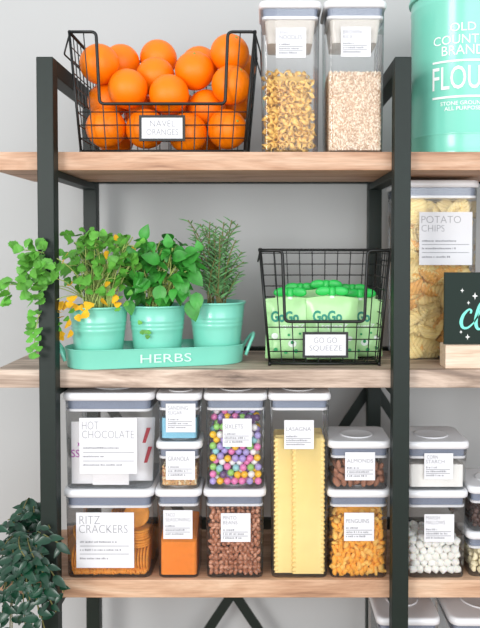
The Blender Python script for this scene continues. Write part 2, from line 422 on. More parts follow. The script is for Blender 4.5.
# --- round crackers + hot chocolate
zA = wp(266, 488).z
lo, hi = container(62.5, 154.5, 0, B, 'large clear canister of round crackers with white lid, bottom left of the stacks', (76.7, 512.3, 134, 567.5),
   (('RITZ', 79.5, 516, 100, 524), ('CRACKERS', 79, 525, 127.5, 533)), (('t', 542, 80, 118), ('r', 546, 80, 129), ('t', 550, 80, 121), ('r', 554, 80, 129), ('t', 558.5, 80, 108)), ztop=zA)
def disc(r=.0235, t=.0042, n=22):
    prof = [(.001, -t/2), (r*.93, -t/2), (r, -t*.2), (r, t*.2), (r*.93, t/2), (.001, t/2)]
    mb = MB(); V = []
    for rr, z in prof:
        for k in range(n):
            a = 2*PI*k/n; sc = 1+.02*(k % 2) if rr > .01 else 1; V.append((rr*sc*math.cos(a), rr*sc*math.sin(a), z))
    Fc = []
    for i in range(len(prof)-1):
        for k in range(n):
            q = (k+1) % n; Fc.append((i*n+k, i*n+q, (i+1)*n+q, (i+1)*n+k))
    Fc.append(tuple(reversed(range(n)))); Fc.append(tuple((len(prof)-1)*n+k for k in range(n)))
    return V, Fc
cp = proto(disc(), 'round_cracker', M['cracker'], False); first = [True]
def cracker(p, e, lab):
    ob = cp if first[0] else cp.copy()
    if not first[0]: C.objects.link(ob)
    first[0] = False; ob.location = p; ob.rotation_euler = e; tag(ob, lab, 'cracker', 'round crackers: '+lab.split('cracker ')[1])
z0 = lo[2]+.0222
for row in range(3):
    y = lo[1]+.0225+row*.0487; x = lo[0]+.006; k = 0
    while x < hi[0]-.005:
        tl = random.uniform(-.05, .05) + (.25 if .25 < (x-lo[0])/(hi[0]-lo[0]) < .8 else .03)
        cracker((x, y+random.uniform(-.0008, .0008), z0+random.uniform(0, .0008)), (0, PI/2-tl, 0), ['round cracker standing on edge in the front row of the canister', 'round cracker standing on edge in the row behind the front row', 'round cracker standing on edge in the row at the back of the canister'][row])
        x += .0052; k += 1
for k in range(7): cracker((hi[0]-.026+random.uniform(-.002, .002), lo[1]+.026, z0+.0265+k*.0046), (random.uniform(-.03, .03), random.uniform(-.03, .03), 0), 'round cracker lying flat in the short pile at the right')
cracker((hi[0]-.028, lo[1]+.030, z0+.078), (1.15, .12, 0), 'round cracker propped upright against the canister wall at top right')
for k in range(4): cracker((lo[0]+.014+k*.0056, lo[1]+.030, z0+.036+.001*k), (0, 1.05, 0), 'round cracker tilted over the front row at the left')
for k in range(10): cracker((lo[0]+.07+(k % 5)*.006, lo[1]+.085+(k//5)*.045, z0+.045), (0, 1.2, 0), 'round cracker leaning on the rows in the back half')

mb = MB(); rs = random.Random(2)  # pieces added to brighten the dark gap below the front crackers
for k in range(75):
    fg = disc(rs.uniform(.004, .0065), .0038, 9); x = lo[0]+.008+(hi[0]-lo[0]-.016)*k/74
    mb.add(fg[0], fg[1], Matrix.Translation((x, lo[1]+.0045+rs.uniform(-.0005, .001), lo[2]+.0035+rs.uniform(0, .0022))) @ Euler((rs.uniform(-.6, .4), PI/2-rs.uniform(-.2, .7), 0)).to_matrix().to_4x4())
tag(mb.build('filler_cracker_pieces', M['cracker']), 'broken cracker pieces added to fill the dark gap along the front bottom of the round cracker canister', 'crackers', None, 'stuff')
lo, hi = container(62.5, 154.8, 393, zA, 'large clear canister of hot chocolate packets, stacked on the cracker canister', (79.8, 417.7, 137, 473.5),
   (('HOT', 82, 421.5, 98.5, 429.5), ('CHOCOLATE', 82, 430.7, 134, 438.3)), (('t', 448, 83, 120), ('r', 452.3, 83, 134), ('t', 456.5, 83, 104), ('r', 461, 83, 134), ('t', 465, 83, 122)))
def packet(c, w, h, ry, rz, label, extra=None):
    root = thing('drink_packet', c, label, 'packet')
    root.rotation_euler = (0, ry, rz)
    N = 9; V = []; Fc = []
    for sgn in (-1, 1):
        for i in range(N):
            for j in range(N):
                u = i/(N-1)*2-1; v = j/(N-1)*2-1
                V.append((u*w/2, sgn*(.0003+.0045*(1-u**4)*(1-v**4)*(1+.15*math.sin(5*u+3*v))), h/2+v*h/2))
    for s_ in range(2):
        for i in range(N-1):
            for j in range(N-1):
                q = [s_*N*N+i*N+j, s_*N*N+(i+1)*N+j, s_*N*N+(i+1)*N+j+1, s_*N*N+i*N+j+1]; Fc.append(tuple(q if s_ == 0 else reversed(q)))
    MB().add(V, Fc).build('packet_body', M['packet'], root, smooth=True)
    if extra: extra(root)
def ex_ss(root):
    mb = MB(); put_text(mb, 'SS', (-.043, .050), (-.028, .064), -.0056, .0); put_text(mb, 'x', (-.032, .070), (-.027, .077), -.0045, .02); mb.build('printed_letters', M['purple'], root)
def ex_red(root):
    mb = MB()
    for a, b_, c2 in ((.016, .072, .1), (.020, .035, .065)):
        mb.add([(a, -.0055, b_), (a+.006, -.0055, b_), (a+.014, -.0055, c2), (a+.007, -.0055, c2)], [(0, 1, 2, 3)])
    mb.build('printed_stripes', M['redp'], root)
    mb = MB().box((-.03, -.0056, .09), (.0, -.005, .105)); mb.build('printed_panel', M['greyp'], root)
packet((lo[0]+.047, lo[1]+.012, lo[2]), .088, .114, 0, 0, 'white drink packet with purple letters, at the front left of the canister', ex_ss)
packet((lo[0]+.076, lo[1]+.005, lo[2]), .066, .095, 0, 0.0, 'short white drink packet standing directly behind the paper label')
packet((hi[0]-.036, lo[1]+.028, lo[2]), .075, .118, .04, .15, 'white drink packet with red stripes, at the right of the canister', ex_red)
packet((hi[0]-.060, lo[1]+.050, lo[2]), .09, .112, -.02, -.1, 'plain white drink packet at the back of the canister')

# --- narrow stack
zt2 = wp(266, 440.5).z
lo, hi = container(154.6, 201.8, 0, B, 'narrow clear canister of orange taco seasoning powder, bottom of the narrow stack', (163.5, 510, 192.5, 538.5),
   (('TACO', 165.5, 513, 175, 516.6), ('SEASONING', 165.5, 517.8, 190.5, 521.5)), std_rows(165.5, 190, 526, 4), ztop=zA)
def heap(lo, hi, zf, zbk, m, name, label, cat, amp=.001, seed=1, r=.006):
    """loose powder with a top that rises from the front (zf) to the back (zbk)"""
    rs = random.Random(seed); n = 26; secs = []; mb = MB(); V = []; Fc = []
    w = hi[0]-lo[0]; d = hi[1]-lo[1]
    mb2 = MB().loft([(lo[2], w, d, r), (zf, w, d, r)], ((lo[0]+hi[0])/2, (lo[1]+hi[1])/2), seg=6, cap1=False)
    N = 28; ph = [rs.uniform(0, 6) for _ in range(4)]
    ring = [v for v in mb2.v[28:56]]
    # top as concentric rings from the rim inward, displaced upward
    K = 8; cx, cy = (lo[0]+hi[0])/2, (lo[1]+hi[1])/2
    rings = []
    def zz(x, y, t):
        v = (y-lo[1])/d; return zf+(zbk-zf)*max(0, min(1, v))+amp*(math.sin(x*400+ph[0])+math.sin(y*330+ph[1])+math.sin((x+y)*250+ph[2]))*.6
    base = mb2.v[:28]
    Vv = list(base); 
    for k in range(K+1):
        t = 1-k/K*.98
        for v in ring:
            x = cx+(v[0]-cx)*t; y = cy+(v[1]-cy)*t; Vv.append((x, y, zz(x, y, t)))
    n = 28
    for i in range(K+1):
        for k in range(n):
            q = (k+1) % n; Fc.append((i*n+k, i*n+q, (i+1)*n+q, (i+1)*n+k))
    Fc.append(tuple(reversed(range(n)))); Fc.append(tuple((K+1)*n+k for k in range(n)))
    ob = MB().add(Vv, Fc).build(name, m); smooth_angle(ob, 50)
    return tag(ob, label, cat, None, 'stuff')
heap(lo, hi, zpy(540), zpy(512, .1), M['powder'], 'seasoning_powder', 'orange seasoning powder filling the lower half of the narrow canister', 'spice')
zg = zt2
lo, hi = container(155.8, 202.6, 0, zA, 'small clear canister of granola, middle of the narrow stack', (166, 451, 195, 479.5),
   (('GRANOLA', 168, 456.5, 189, 461),), std_rows(168, 192, 467, 4), ztop=zg)
def crumbs(lo, hi, ztop, geo, r, n, mats, name, label, cat, seed=3, stuff=True):
    rs = random.Random(seed); mb = MB()
    mb.loft([(lo[2], hi[0]-lo[0]-r*1.6, hi[1]-lo[1]-r*1.6, .005), (ztop-r*1.2, hi[0]-lo[0]-r*1.6, hi[1]-lo[1]-r*1.6, .005)], ((lo[0]+hi[0])/2, (lo[1]+hi[1])/2), len(mats)-1)
    w, d, h = hi[0]-lo[0], hi[1]-lo[1], ztop-lo[2]
    areas = [w*h*1.6, d*h, d*h, w*h*.5, w*d]; tot = sum(areas)
    for i in range(n):
        u, v = rs.random(), rs.random(); q = rs.random()*tot; k = 0
        while q > areas[k] and k < 4: q -= areas[k]; k += 1
        e = rs.uniform(.3, 1.2)*r
        p = [(lo[0]+u*w, lo[1]+e, lo[2]+v*h), (lo[0]+e, lo[1]+u*d, lo[2]+v*h), (hi[0]-e, lo[1]+u*d, lo[2]+v*h), (lo[0]+u*w, hi[1]-e, lo[2]+v*h), (lo[0]+u*w, lo[1]+v*d, ztop-e)][k]
        p = (min(max(p[0], lo[0]+r), hi[0]-r), min(max(p[1], lo[1]+r*.8), hi[1]-r), max(p[2], lo[2]+r))
        mb.add(geo[0], geo[1], Matrix.Translation(p) @ Euler((rs.uniform(0, 6), rs.uniform(0, 6), rs.uniform(0, 6))).to_matrix().to_4x4(), rs.randrange(len(mats)))
    ob = mb.build(name, mats, smooth=True)
    return tag(ob, label, cat, None, 'stuff')
crumbs(lo, hi, zpy(465), ellip(.003, .0022, .0018, 6, 4), .003, 700, [M['granola'], M['shell'], M['bean'], M['granola']], 'granola', 'loose oat granola in the small canister above the orange powder', 'granola')
lo, hi = container(156, 202, 393.5, zg, 'small clear canister of pale blue sanding sugar, topmost of the narrow stack', (166, 403.5, 195.5, 432),
   (('SANDING', 168, 406, 188, 409.8), ('SUGAR', 168, 411, 182, 414.6)), std_rows(168, 192, 419.5, 4))
heap(lo, hi, zpy(417), zpy(415, .1), M['sugar'], 'sanding_sugar', 'pale blue sugar crystals in the topmost canister of the narrow stack', 'sugar', .0006)

# --- candy balls over beans
lo, hi = container(203, 266.3, 0, B, 'square clear canister full of brown beans, under the canister of candy balls', (221, 513, 250.5, 541.5),
   (('PINTO', 223, 516, 236.5, 519.6), ('BEANS', 223, 520.8, 237.5, 524.4)), std_rows(223, 248, 530, 4), ztop=zA)
zf = zpy(502)
sl = lo[1]+.016
P = pack(.0044, lo, (hi[0], sl, zf), 11)
bg = ellip(.0068, .0043, .0040, 10, 6, .25)
scatter([proto(bg, 'bean', M['bean']), proto(ellip(.006, .0042, .0038, 10, 6, .2), 'bean', M['bean2']), proto(ellip(.0072, .0042, .004, 10, 6, .25), 'bean', M['bean'])], P, 'brown speckled bean in the square canister under the candy balls', 'bean', 'beans in the square canister')
rest(ellip(.0068, .0043, .004, 7, 4), .0048, (lo[0], sl-.001, lo[2]), (hi[0], hi[1], zf), 2, 'bean_heap', [M['bean'], M['bean2'], M['beancore']], True, 'brown beans deeper inside the square canister, behind the front beans', 'beans')
lo, hi = container(203.5, 267.4, 393.5, zA, 'square clear canister of multicoloured candy balls, on top of the bean canister', (222.8, 418.5, 251.7, 446.5),
   (('SIXLETS', 224.5, 424.3, 243, 428.6),), std_rows(224.5, 249, 434, 4))
zf = zpy(411); sl = lo[1]+.023
P = pack(.0066, lo, (hi[0], sl, zf), 5)
cg = ellip(.0066, .0066, .0066, 14, 9)
names = ['pink', 'yellow', 'lilac', 'mint', 'white', 'green', 'violet', 'dark purple']
cps = [proto(cg, 'candy_ball', m) for m in SIX]
wts = [3, 4, 2, 3, 3, 2, 2, 1]; bag = [k for k, w_ in enumerate(wts) for _ in range(w_)]; useds = set()
for p in P:
    k = random.choice(bag); ob = cps[k] if k not in useds else cps[k].copy()
    if k in useds: C.objects.link(ob)
    useds.add(k); ob.location = Vector(p); tag(ob, '%s candy ball in the square canister above the beans' % names[k], 'candy', '%s candy balls' % names[k])
rest(ellip(.0066, .0066, .0066, 8, 6), .0067, (lo[0], sl, lo[2]), (hi[0], hi[1], zf), 4, 'candy_heap', SIX+[SIX[7]], True, 'mixed candy balls deeper inside the canister, behind the front candy', 'candy')

# --- lasagna
lo, hi = container(268, 331, 393.5, B, 'tall clear canister of dry lasagna sheets, between candy and cheese crackers', (284.2, 420, 313.8, 448.8),
   (('LASAGNA', 286, 427, 311, 431),), std_rows(286, 311, 436.5, 4))
def sheet(w, h):
    N = 60; xs = [-w/2-.0, -w/2+.0035, -w/2+.0065, w/2-.0065, w/2-.0035, w/2]; V = []; Fc = []
    for s_ in (-1, 1):
        for j in range(N*4+1):
            z = h*j/(N*4); wv = math.sin(2*PI*z/.0085)
            for i, x in enumerate(xs):
                a = (1, .6, 0, 0, .6, 1)[i]; V.append((x+(-.0013*wv*(-1 if i == 0 else 1) if i in (0, 5) else 0), a*.0016*wv+s_*.0007, z))
    R = N*4+1; n = 6
    for s_ in range(2):
        for j in range(R-1):
            for i in (0, 1, 3, 4):
                q = [s_*R*n+j*n+i, s_*R*n+j*n+i+1, s_*R*n+(j+1)*n+i+1, s_*R*n+(j+1)*n+i]; Fc.append(tuple(q if s_ == 0 else reversed(q)))
    for s_ in range(2):
        q = (s_*R*n+2, s_*R*n+3, s_*R*n+(R-1)*n+3, s_*R*n+(R-1)*n+2); Fc.append(q if s_ == 0 else q[::-1])
    for j in range(R-1):
        for i in (0, n-1):
            Fc.append((j*n+i, (j+1)*n+i, R*n+(j+1)*n+i, R*n+j*n+i))
    for i in range(n-1): Fc.append(((R-1)*n+i, (R-1)*n+i+1, R*n+(R-1)*n+i+1, R*n+(R-1)*n+i))
    return V, Fc
zs = zpy(437); H = zs-lo[2]-.001
sp_ = proto(sheet(.058, H), 'lasagna_sheet', M['lasagna'])
fx = (lo[0]+hi[0])/2
for k in range(20):
    ob = sp_ if k == 0 else sp_.copy()
    if k: C.objects.link(ob)
    side = k % 2
    ob.location = (lo[0]+.0305 if side else hi[0]-.0305, lo[1]+.003+k*.0043, lo[2]+.0005)
    ob.scale = (1, 1, 1 if k in (0, 2, 5, 8) else (.985 if side else .995)+random.uniform(-.01, .01))
    tag(ob, ['dry ruffle-edged lasagna sheet standing at the left side of the tall canister', 'dry ruffle-edged lasagna sheet standing at the right side of the tall canister'][1-side], 'pasta sheet', 'lasagna sheets %s' % ('left' if side else 'right'))

# --- almonds over cheese crackers
zB = wp(266, 488.5).z
lo, hi = container(327, 390.5, 0, B, 'square clear canister of orange cheese crackers, under the almonds', (344, 512.5, 374, 540.5),
   (('PENGUINS', 346, 519, 369, 523),), std_rows(346, 372, 528, 4.2), ztop=zB)
zf = zpy(505); sl = lo[1]+.024
def fishy(L=.0098, t=.0042):
    out = [(-1, .0), (-.7, .42), (-.15, .62), (.35, .42), (.6, .15), (1, .5), (1, -.5), (.6, -.15), (.35, -.42), (-.15, -.62), (-.7, -.42)]
    n = len(out); V = [(x*L, y*L, -t*.5) for x, y in out]+[(x*L, y*L, t*.5) for x, y in out]+[(-.15*L, 0, -t), (-.15*L, 0, t)]
    Fc = []
    for k in range(n):
        q = (k+1) % n; Fc += [(k, q, n+q, n+k), (2*n, q, k), (2*n+1, n+k, n+q)]
    return V, Fc
P = pack(.0051, lo, (hi[0], sl, zf), 21)
fr = lambda: Euler((PI/2+random.uniform(-1, 1), random.uniform(-1, 1), random.uniform(0, 6.3)))
scatter([proto(fishy(), 'cheese_cracker', M['fish']), proto(fishy(.0105, .0036), 'cheese_cracker', M['fish2']), proto(fishy(.009, .0045), 'cheese_cracker', M['fish'])], P, 'small puffed cheese cracker in the square canister under the almonds', 'cracker', 'cheese crackers in the canister', rot)
rest(fishy(), .006, (lo[0], sl, lo[2]), (hi[0], hi[1], zf), 6, 'cracker_heap', [M['fish'], M['fish2'], M['fish']], True, 'cheese crackers deeper inside the canister, behind the front crackers', 'crackers')
lo, hi = container(327.5, 391, 441.5, zB, 'low clear canister of almonds with white lid, on the cheese cracker canister', (345, 452, 375, 480),
   (('ALMONDS', 347, 459, 373, 462.6),), std_rows(347, 373, 468, 4))
P = pack(.0062, lo, (hi[0], lo[1]+.04, zpy(461)), 31)
scatter([proto(ellip(.0108, .0062, .0045, 10, 6), 'almond', M['almond'])], P, 'brown almond in the low canister beside the dark post', 'almond', 'almonds in the low canister')
rest(ellip(.0105, .006, .0045, 8, 5), .007, (lo[0], lo[1]+.04, lo[2]), (hi[0], hi[1], zpy(465)), 8, 'almond_heap', [M['almond'], M['almond'], M['beancore']], True, 'almonds deeper inside the low canister, behind the front almonds', 'almonds')

# --- marshmallows, starch
lo, hi = container(404.5, 468.5, 0, B, 'square clear canister of mini marshmallows, right of the dark post', (424, 514, 454, 541.5),
   (('MARSH', 426, 516, 440, 519.6), ('MALLOWS', 426, 520.7, 445, 524.3)), std_rows(426, 451, 529.5, 4.2), ztop=zB-.001)
def mallow(r=.0068, h=.0062):
    mb = MB().lathe([(r*.7, -h), (r*.95, -h*.8), (r, -h*.3), (r, h*.3), (r*.95, h*.8), (r*.7, h)], n=14, cap0=True, cap1=True); return mb.v, mb.f
P = pack(.0073, lo, (hi[0], lo[1]+.045, zpy(529)), 41)
scatter([proto(mallow(), 'marshmallow', M['mallow'])], P, 'mini marshmallow in the square canister right of the post', 'marshmallow', 'marshmallows in the canister')
rest(mallow(), .0078, (lo[0], lo[1]+.045, lo[2]), (hi[0], hi[1], zpy(534)), 9, 'marshmallow_heap', [M['mallow'], M['mallow'], M['mallow']], True, 'marshmallows deeper inside the canister, behind the front ones', 'marshmallows')
lo, hi = container(404, 469, 442, zB-.001, 'low clear canister of white corn starch, on top of the marshmallow canister', (424, 453, 453, 479),
   (('CORN', 427, 455.3, 438, 458.8), ('STARCH', 426, 459.8, 444.5, 463.4)), std_rows(426, 450, 467.5, 4))
heap(lo, hi, zpy(463), zpy(460, .1), M['starch'], 'corn_starch', 'white starch powder filling the low canister right of the post', 'powder', .001)
# --- right-hand pair, cut by the frame
zC = wp(266, 534, .03).z
lo, hi = container(466.5, 529, 0, B, 'squat clear canister of pale pasta pieces at the right edge, under the dark one', Yf=.036, ztop=zC)
P = pack(.0058, lo, (lo[0]+.05, lo[1]+.03, zC-.04), 51)
scatter([proto(ellip(.008, .0045, .005, 9, 6, .5), 'pasta_piece', M['shell'])], P, 'cream pasta piece in the squat canister at the right edge', 'pasta', 'pasta pieces at the right edge')
rest(ellip(.0075, .0045, .005, 7, 5), .0062, (lo[0], lo[1]+.03, lo[2]), (hi[0], hi[1], zC-.04), 12, 'pasta_heap', [M['shell'], M['shell'], M['shell']], True, 'pale pasta deeper inside the squat canister at the right edge', 'pasta')
lo, hi = container(467, 529.5, 487, zC, 'squat clear canister of dark chocolate pieces at the right edge, upper of its pair', Yf=.036)
P = pack(.005, lo, (lo[0]+.05, lo[1]+.03, zpy(507)), 61)
scatter([proto(ellip(.006, .0048, .004, 9, 6), 'chocolate_piece', M['dchoc'])], P, 'dark chocolate piece in the upper squat canister at the right edge', 'chocolate', 'chocolate pieces at the right edge')
rest(ellip(.006, .005, .0045, 7, 5), .0055, (lo[0], lo[1]+.03, lo[2]), (hi[0], hi[1], zpy(507)), 13, 'chocolate_heap', [M['dchoc'], M['dchoc'], M['dchoc']], True, 'dark chocolate deeper inside the upper squat canister at the right edge', 'chocolate')

# --- lower shelf, only the lids show
Zl = wp(266, 619, .05).z
container(376, 440, 612, ZT[3], 'clear canister with white lid on the shelf below, behind the dark post', Yf=.05, ztop=Zl, depth=.16)
container(449, 537, 612, ZT[3], 'wide clear canister with white lid on the shelf below, at the right edge', Yf=.05, ztop=Zl)

# --- top shelf
T = ZT[0]; zN = wp(266, 1.5, .042).z
lo, hi = container(258.5, 321.8, 30, T, 'tall clear canister of egg noodles on the top shelf, beside the oranges', (275.8, 28, 306, 58),
   (('EGG', 280, 31, 288, 33.6), ('NOODLES', 279.5, 35, 302, 39.2)), std_rows(279, 303, 44.5, 4.2), ztop=zN, plunger=True)
def ribbon(turns=1.3, L=.022, R=.0048, w=.0065, ph=0):
    N = 18; V = []; Fc = []
    for i in range(N+1):
        t = i/N; a = 2*PI*turns*t+ph
        c = Vector((R*math.cos(a), R*math.sin(a), (t-.5)*L)); tn = Vector((-R*2*PI*turns*math.sin(a), R*2*PI*turns*math.cos(a), L)).normalized()
        rad = Vector((math.cos(a), math.sin(a), 0)); wd = tn.cross(rad).normalized()*w/2
        for s1, s2 in ((1, 1), (-1, 1), (-1, -1), (1, -1)): V.append(c+wd*s1+rad*.0006*s2)
    for i in range(N):
        for k in range(4):
            q = (k+1) % 4; Fc.append((i*4+k, i*4+q, i*4+4+q, i*4+4+k))
    Fc += [(0, 1, 2, 3), (N*4+3, N*4+2, N*4+1, N*4)]
    return V, Fc
zf = wp(266, 64, .05).z; ins = .003
P = pack(.0062, (lo[0]+ins, lo[1]+ins*.7, lo[2]+ins), (hi[0]-ins, lo[1]+.034, zf), 71)
scatter([proto(ribbon(), 'egg_noodle', M['noodle']), proto(ribbon(1.0, .02, .0055), 'egg_noodle', M['noodle']), proto(ribbon(1.6, .02, .004, .006), 'egg_noodle', M['noodle'])], P, 'curly yellow egg noodle in the tall canister on the top shelf', 'noodle', 'egg noodles in the canister')
rest(ribbon(), .008, (lo[0]+.002, lo[1]+.034, lo[2]+.002), (hi[0]-.002, hi[1]-.002, zf), 14, 'noodle_heap', [M['noodle'], M['noodle'], M['noodle']], True, 'egg noodles deeper inside the tall canister, behind the front noodles', 'noodles')
lo, hi = container(323.3, 386.5, 30, T, 'tall clear canister of brown rice on the top shelf, beside the dark post', (340.8, 27, 370.8, 57),
   (('BROWN', 343, 30, 361.5, 33.6), ('RICE', 343, 34.8, 352.5, 38.2)), std_rows(343, 367, 43.5, 4.2), ztop=zN+.001, plunger=True)
crumbs(lo, hi, wp(266, 73, .05).z, ellip(.0033, .0012, .0012, 6, 4), .0014, 7500, [M['rice'], M['ricew'], M['riced']], 'rice', 'pale brown rice filling the tall canister on the top shelf', 'rice', 8)

# --- potato chips on the middle shelf
MS = ZT[1]; Yc = .135
lo, hi = container(396, 479.5, 179.5, MS, 'big clear canister of ridged potato chips behind the small black sign', (418.9, 212, 472.2, 265),
   (('POTATO', 421.5, 216, 461, 223), ('CHIPS', 421.5, 225, 444.5, 231.5)), (('t', 241, 422, 456), ('r', 244.5, 422, 469), ('t', 248.5, 422, 456), ('r', 252.5, 422, 469), ('t', 257, 422, 450)), Yf=Yc, depth=.15)
def chip(R=.03, e=.8, bend=.35, seed=0):
    rs = random.Random(seed); nx, ny = 44, 7; V = []; Fc = []; ph = rs.uniform(0, 6); n = nx*ny
    for s_ in (-1, 1):
        for i in range(nx):
            t = -1+2*i/(nx-1); x = R*math.sin(t*PI/2*.985); hw = e*math.sqrt(max(0, R*R-x*x))*(1+.06*math.sin(2*t*3+ph))
            for j in range(ny):
                y = hw*(-1+2*j/(ny-1)); V.append((x, y, s_*.0006+bend*y*y/R-bend*.45*x*x/R+.0018*math.sin(x*2*PI/.0072)))
    for s_ in range(2):
        for i in range(nx-1):
            for j in range(ny-1):
                f = (s_*n+i*ny+j, s_*n+(i+1)*ny+j, s_*n+(i+1)*ny+j+1, s_*n+i*ny+j+1); Fc.append(f if s_ else f[::-1])
    for i in range(nx-1):
        for j in (0, ny-1): Fc.append((i*ny+j, (i+1)*ny+j, n+(i+1)*ny+j, n+i*ny+j))
    return V, Fc
chips = [proto(chip(.030, .75, .5, 1), 'potato_chip', M['chip']), proto(chip(.036, .68, .4, 2), 'potato_chip', M['chip']), proto(chip(.026, .85, .6, 3), 'potato_chip', M['chip2']), proto(chip(.033, .7, .5, 4), 'potato_chip', M['chip'])]
P = []; rs = random.Random(4); zf = wp(266, 199, .15).z
z = lo[2]+.02; k = 0
while z < zf-.012:
    for i in range(4):
        for j in range(4):
            P.append((min(max(lo[0]+.022+i*.036+rs.uniform(-.008, .008), lo[0]+.027), hi[0]-.027), lo[1]+.021+j*.011+rs.uniform(-.003, .003), z+rs.uniform(-.008, .008)))
    z += .024
def chrot(): return Euler((PI/2+random.uniform(-.35, .35), random.uniform(-.35, .35), random.uniform(0, 6.28)), 'XYZ')
def chrot2():
    return (Matrix.Rotation(random.uniform(-.3, .3), 3, 'Z') @ Matrix.Rotation(PI/2+random.uniform(-.6, .45), 3, 'X') @ Matrix.Rotation(random.uniform(0, 6.28), 3, 'Z')).to_euler()
P2 = []
for p in P: P2.append(p)
scatter(chips, P2, 'ridged golden potato chip in the big canister behind the black sign', 'chip', 'potato chips in the big canister', chrot2, .08)
heap((lo[0]+.012, lo[1]+.070, lo[2]), (hi[0]-.012, hi[1]-.01, 0), zf-.03, zf-.02, M['chip2'], 'chip_heap', 'potato chips packed deeper inside the big canister', 'chips', .004)

# --- flour tin
ct = wp(461, 100, .14); R = .0955; o = (ct.x, .14, T); zt_ = wp(461, -12, .05).z
tin = thing('flour_tin', o, 'large round teal metal flour tin with white lettering, on the top shelf', 'tin')
h = zt_-T; R = .0955
smooth_angle(MB().lathe([(R-.006, 0), (R-.001, .0005), (R, .003), (R-.0006, .006), (R-.0006, .034), (R-.0002, .0355), (R+.0004, .037), (R-.0002, .0385), (R-.0006, .040), (R-.0006, h-.02), (R+.0004, h-.0175), (R-.0006, h-.015), (R-.0006, h-.002)], o, 96, cap0=True).build('tin_body', M['teal'], tin, o), 50)
smooth_angle(MB().lathe([(R-.001, h-.001), (R+.0035, h), (R+.0045, h+.003), (R+.0035, h+.006), (R+.002, h+.007), (R+.002, h+.03), (R-.002, h+.033), (R-.02, h+.035), (.001, h+.036)], o, 96, cap1=True).build('tin_lid', M['teal'], tin, o), 50)
tx = MB(); tc_a = math.atan2(wp(461, 60, .05).x-ct.x, .0955)
def cyl_text(mb, s, pxc, wpx, y0, y1, thin=0.0):
    S = F/(1.25+.048); w = wpx/S; za = wp(pxc, y1, .047).z; zb_ = wp(pxc, y0, .047).z
    V, Fc = text_geo(s, thin); xc = (pxc-HX)/S-ct.x; Rr = R+.0004
    mb.add([(ct.x+Rr*math.sin(((x-.5)*w+xc)/Rr), .14-Rr*math.cos(((x-.5)*w+xc)/Rr), za+(zb_-za)*y) for x, y in V], Fc)
def cyl_bar(mb, px0, px1, y0, y1):
    S = F/(1.25+.048); za = wp(461, y1, .047).z; zb_ = wp(461, y0, .047).z; N = 24; V = []; Rr = R+.0004
    for i in range(N+1):
        x = ((px0+(px1-px0)*i/N)-HX)/S-ct.x; V += [(ct.x+Rr*math.sin(x/Rr), .14-Rr*math.cos(x/Rr), za), (ct.x+Rr*math.sin(x/Rr), .14-Rr*math.cos(x/Rr), zb_)]
    mb.add(V, [(2*i, 2*i+2, 2*i+3, 2*i+1) for i in range(N)])
cyl_text(tx, 'OLD', 461, 25, 22, 30.5, .0); cyl_text(tx, 'COUNTRY', 461.5, 61, 34, 43, .0); cyl_text(tx, 'BRAND', 461, 42, 44.5, 54, .0)
cyl_bar(tx, 430, 493, 59, 61); cyl_text(tx, 'FLOUR', 461, 62, 65, 88.5, .005); cyl_bar(tx, 430, 493, 95, 97.2)
cyl_text(tx, 'STONE GROUND', 461, 44, 100.5, 104.5, .01); cyl_text(tx, 'ALL PURPOSE', 461, 36, 105.8, 109.8, .01)
tx.build('painted_lettering', M['white'], tin, o)

# --- small sign
p0 = wp(445.3, 368.3, .04); o = (p0.x+.08, .055, MS)
sg = thing('desk_sign', o, 'small black sign with teal script and white sparkles on a pale wooden block', 'sign')
z1 = wp(443, 345.3, .04).z; z2 = wp(443, 272.5, .05).z; x0 = p0.x; x1 = x0+.17
bevel(MB().box((x0, .04, MS), (x1, .082, z1)).build('wooden_base', M['blockw'], sg, o), .0015)
MB().box((x0+.001, .054, z1-.003), (x1-.001, .060, z2)).build('black_panel', M['black'], sg, o)
def star(mb, px, py, r, Y):
    c = wp(px, py, Y); k = r/F*(1.25+Y); V = []
    for i in range(8):
        a = PI/4*i; rr = k if i % 2 == 0 else k*.32; V.append((c.x+math.sin(a)*rr*.8, Y, c.z+math.cos(a)*rr))
    mb.add(V, [tuple(reversed(range(8)))])
st = MB(); Ys = .0536
for px, py, r in ((462.2, 290.5, 2.4), (475, 296, 3.8), (468.5, 302.8, 2.2), (461, 332, 2), (467.6, 337, 3.2)): star(st, px, py, r, Ys)
st.build('painted_sparkles', M['white'], sg, o)
def stroke(mb, pts, ws, Y):
    P = [wp(x, y, Y) for x, y in pts]; P2 = []; W2 = []
    for i in range(len(P)-1):
        a = P[max(i-1, 0)]; b_ = P[i]; c = P[i+1]; d = P[min(i+2, len(P)-1)]
        for t in (0, .2, .4, .6, .8):
            P2.append(.5*((2*b_)+(c-a)*t+(2*a-5*b_+4*c-d)*t*t+(3*b_-a-3*c+d)*t**3)); W2.append(ws[i]+(ws[i+1]-ws[i])*t)
    P2.append(P[-1]); W2.append(ws[-1]); V = []
    for i, p in enumerate(P2):
        t = (P2[min(i+1, len(P2)-1)]-P2[max(i-1, 0)]).normalized(); n = Vector((-t.z, 0, t.x))*W2[i]/F*(1.25+Y)/2
        V += [p+n, p-n]
    mb.add([(v[0], Y, v[2]) for v in V], [(2*i, 2*i+1, 2*i+3, 2*i+2) for i in range(len(P2)-1)])
sc = MB()
stroke(sc, [(470.5, 313.5), (471.3, 310.6), (468.5, 309.7), (463.5, 315), (461.2, 322), (463, 327.5), (468, 327.6), (473.5, 323)], [1.8, 2.2, 2, 3, 3.6, 2.8, 2, 1.4], Ys)
stroke(sc, [(473.5, 323), (479, 314), (482.5, 305), (481.5, 302.5), (478.6, 308), (476, 319), (476.6, 327), (480, 329), (485, 324)], [1.4, 1.6, 1.8, 2, 3, 3.8, 3.2, 2.2, 1.5], Ys+.0001)
sc.build('painted_script', M['tealp'], sg, o)

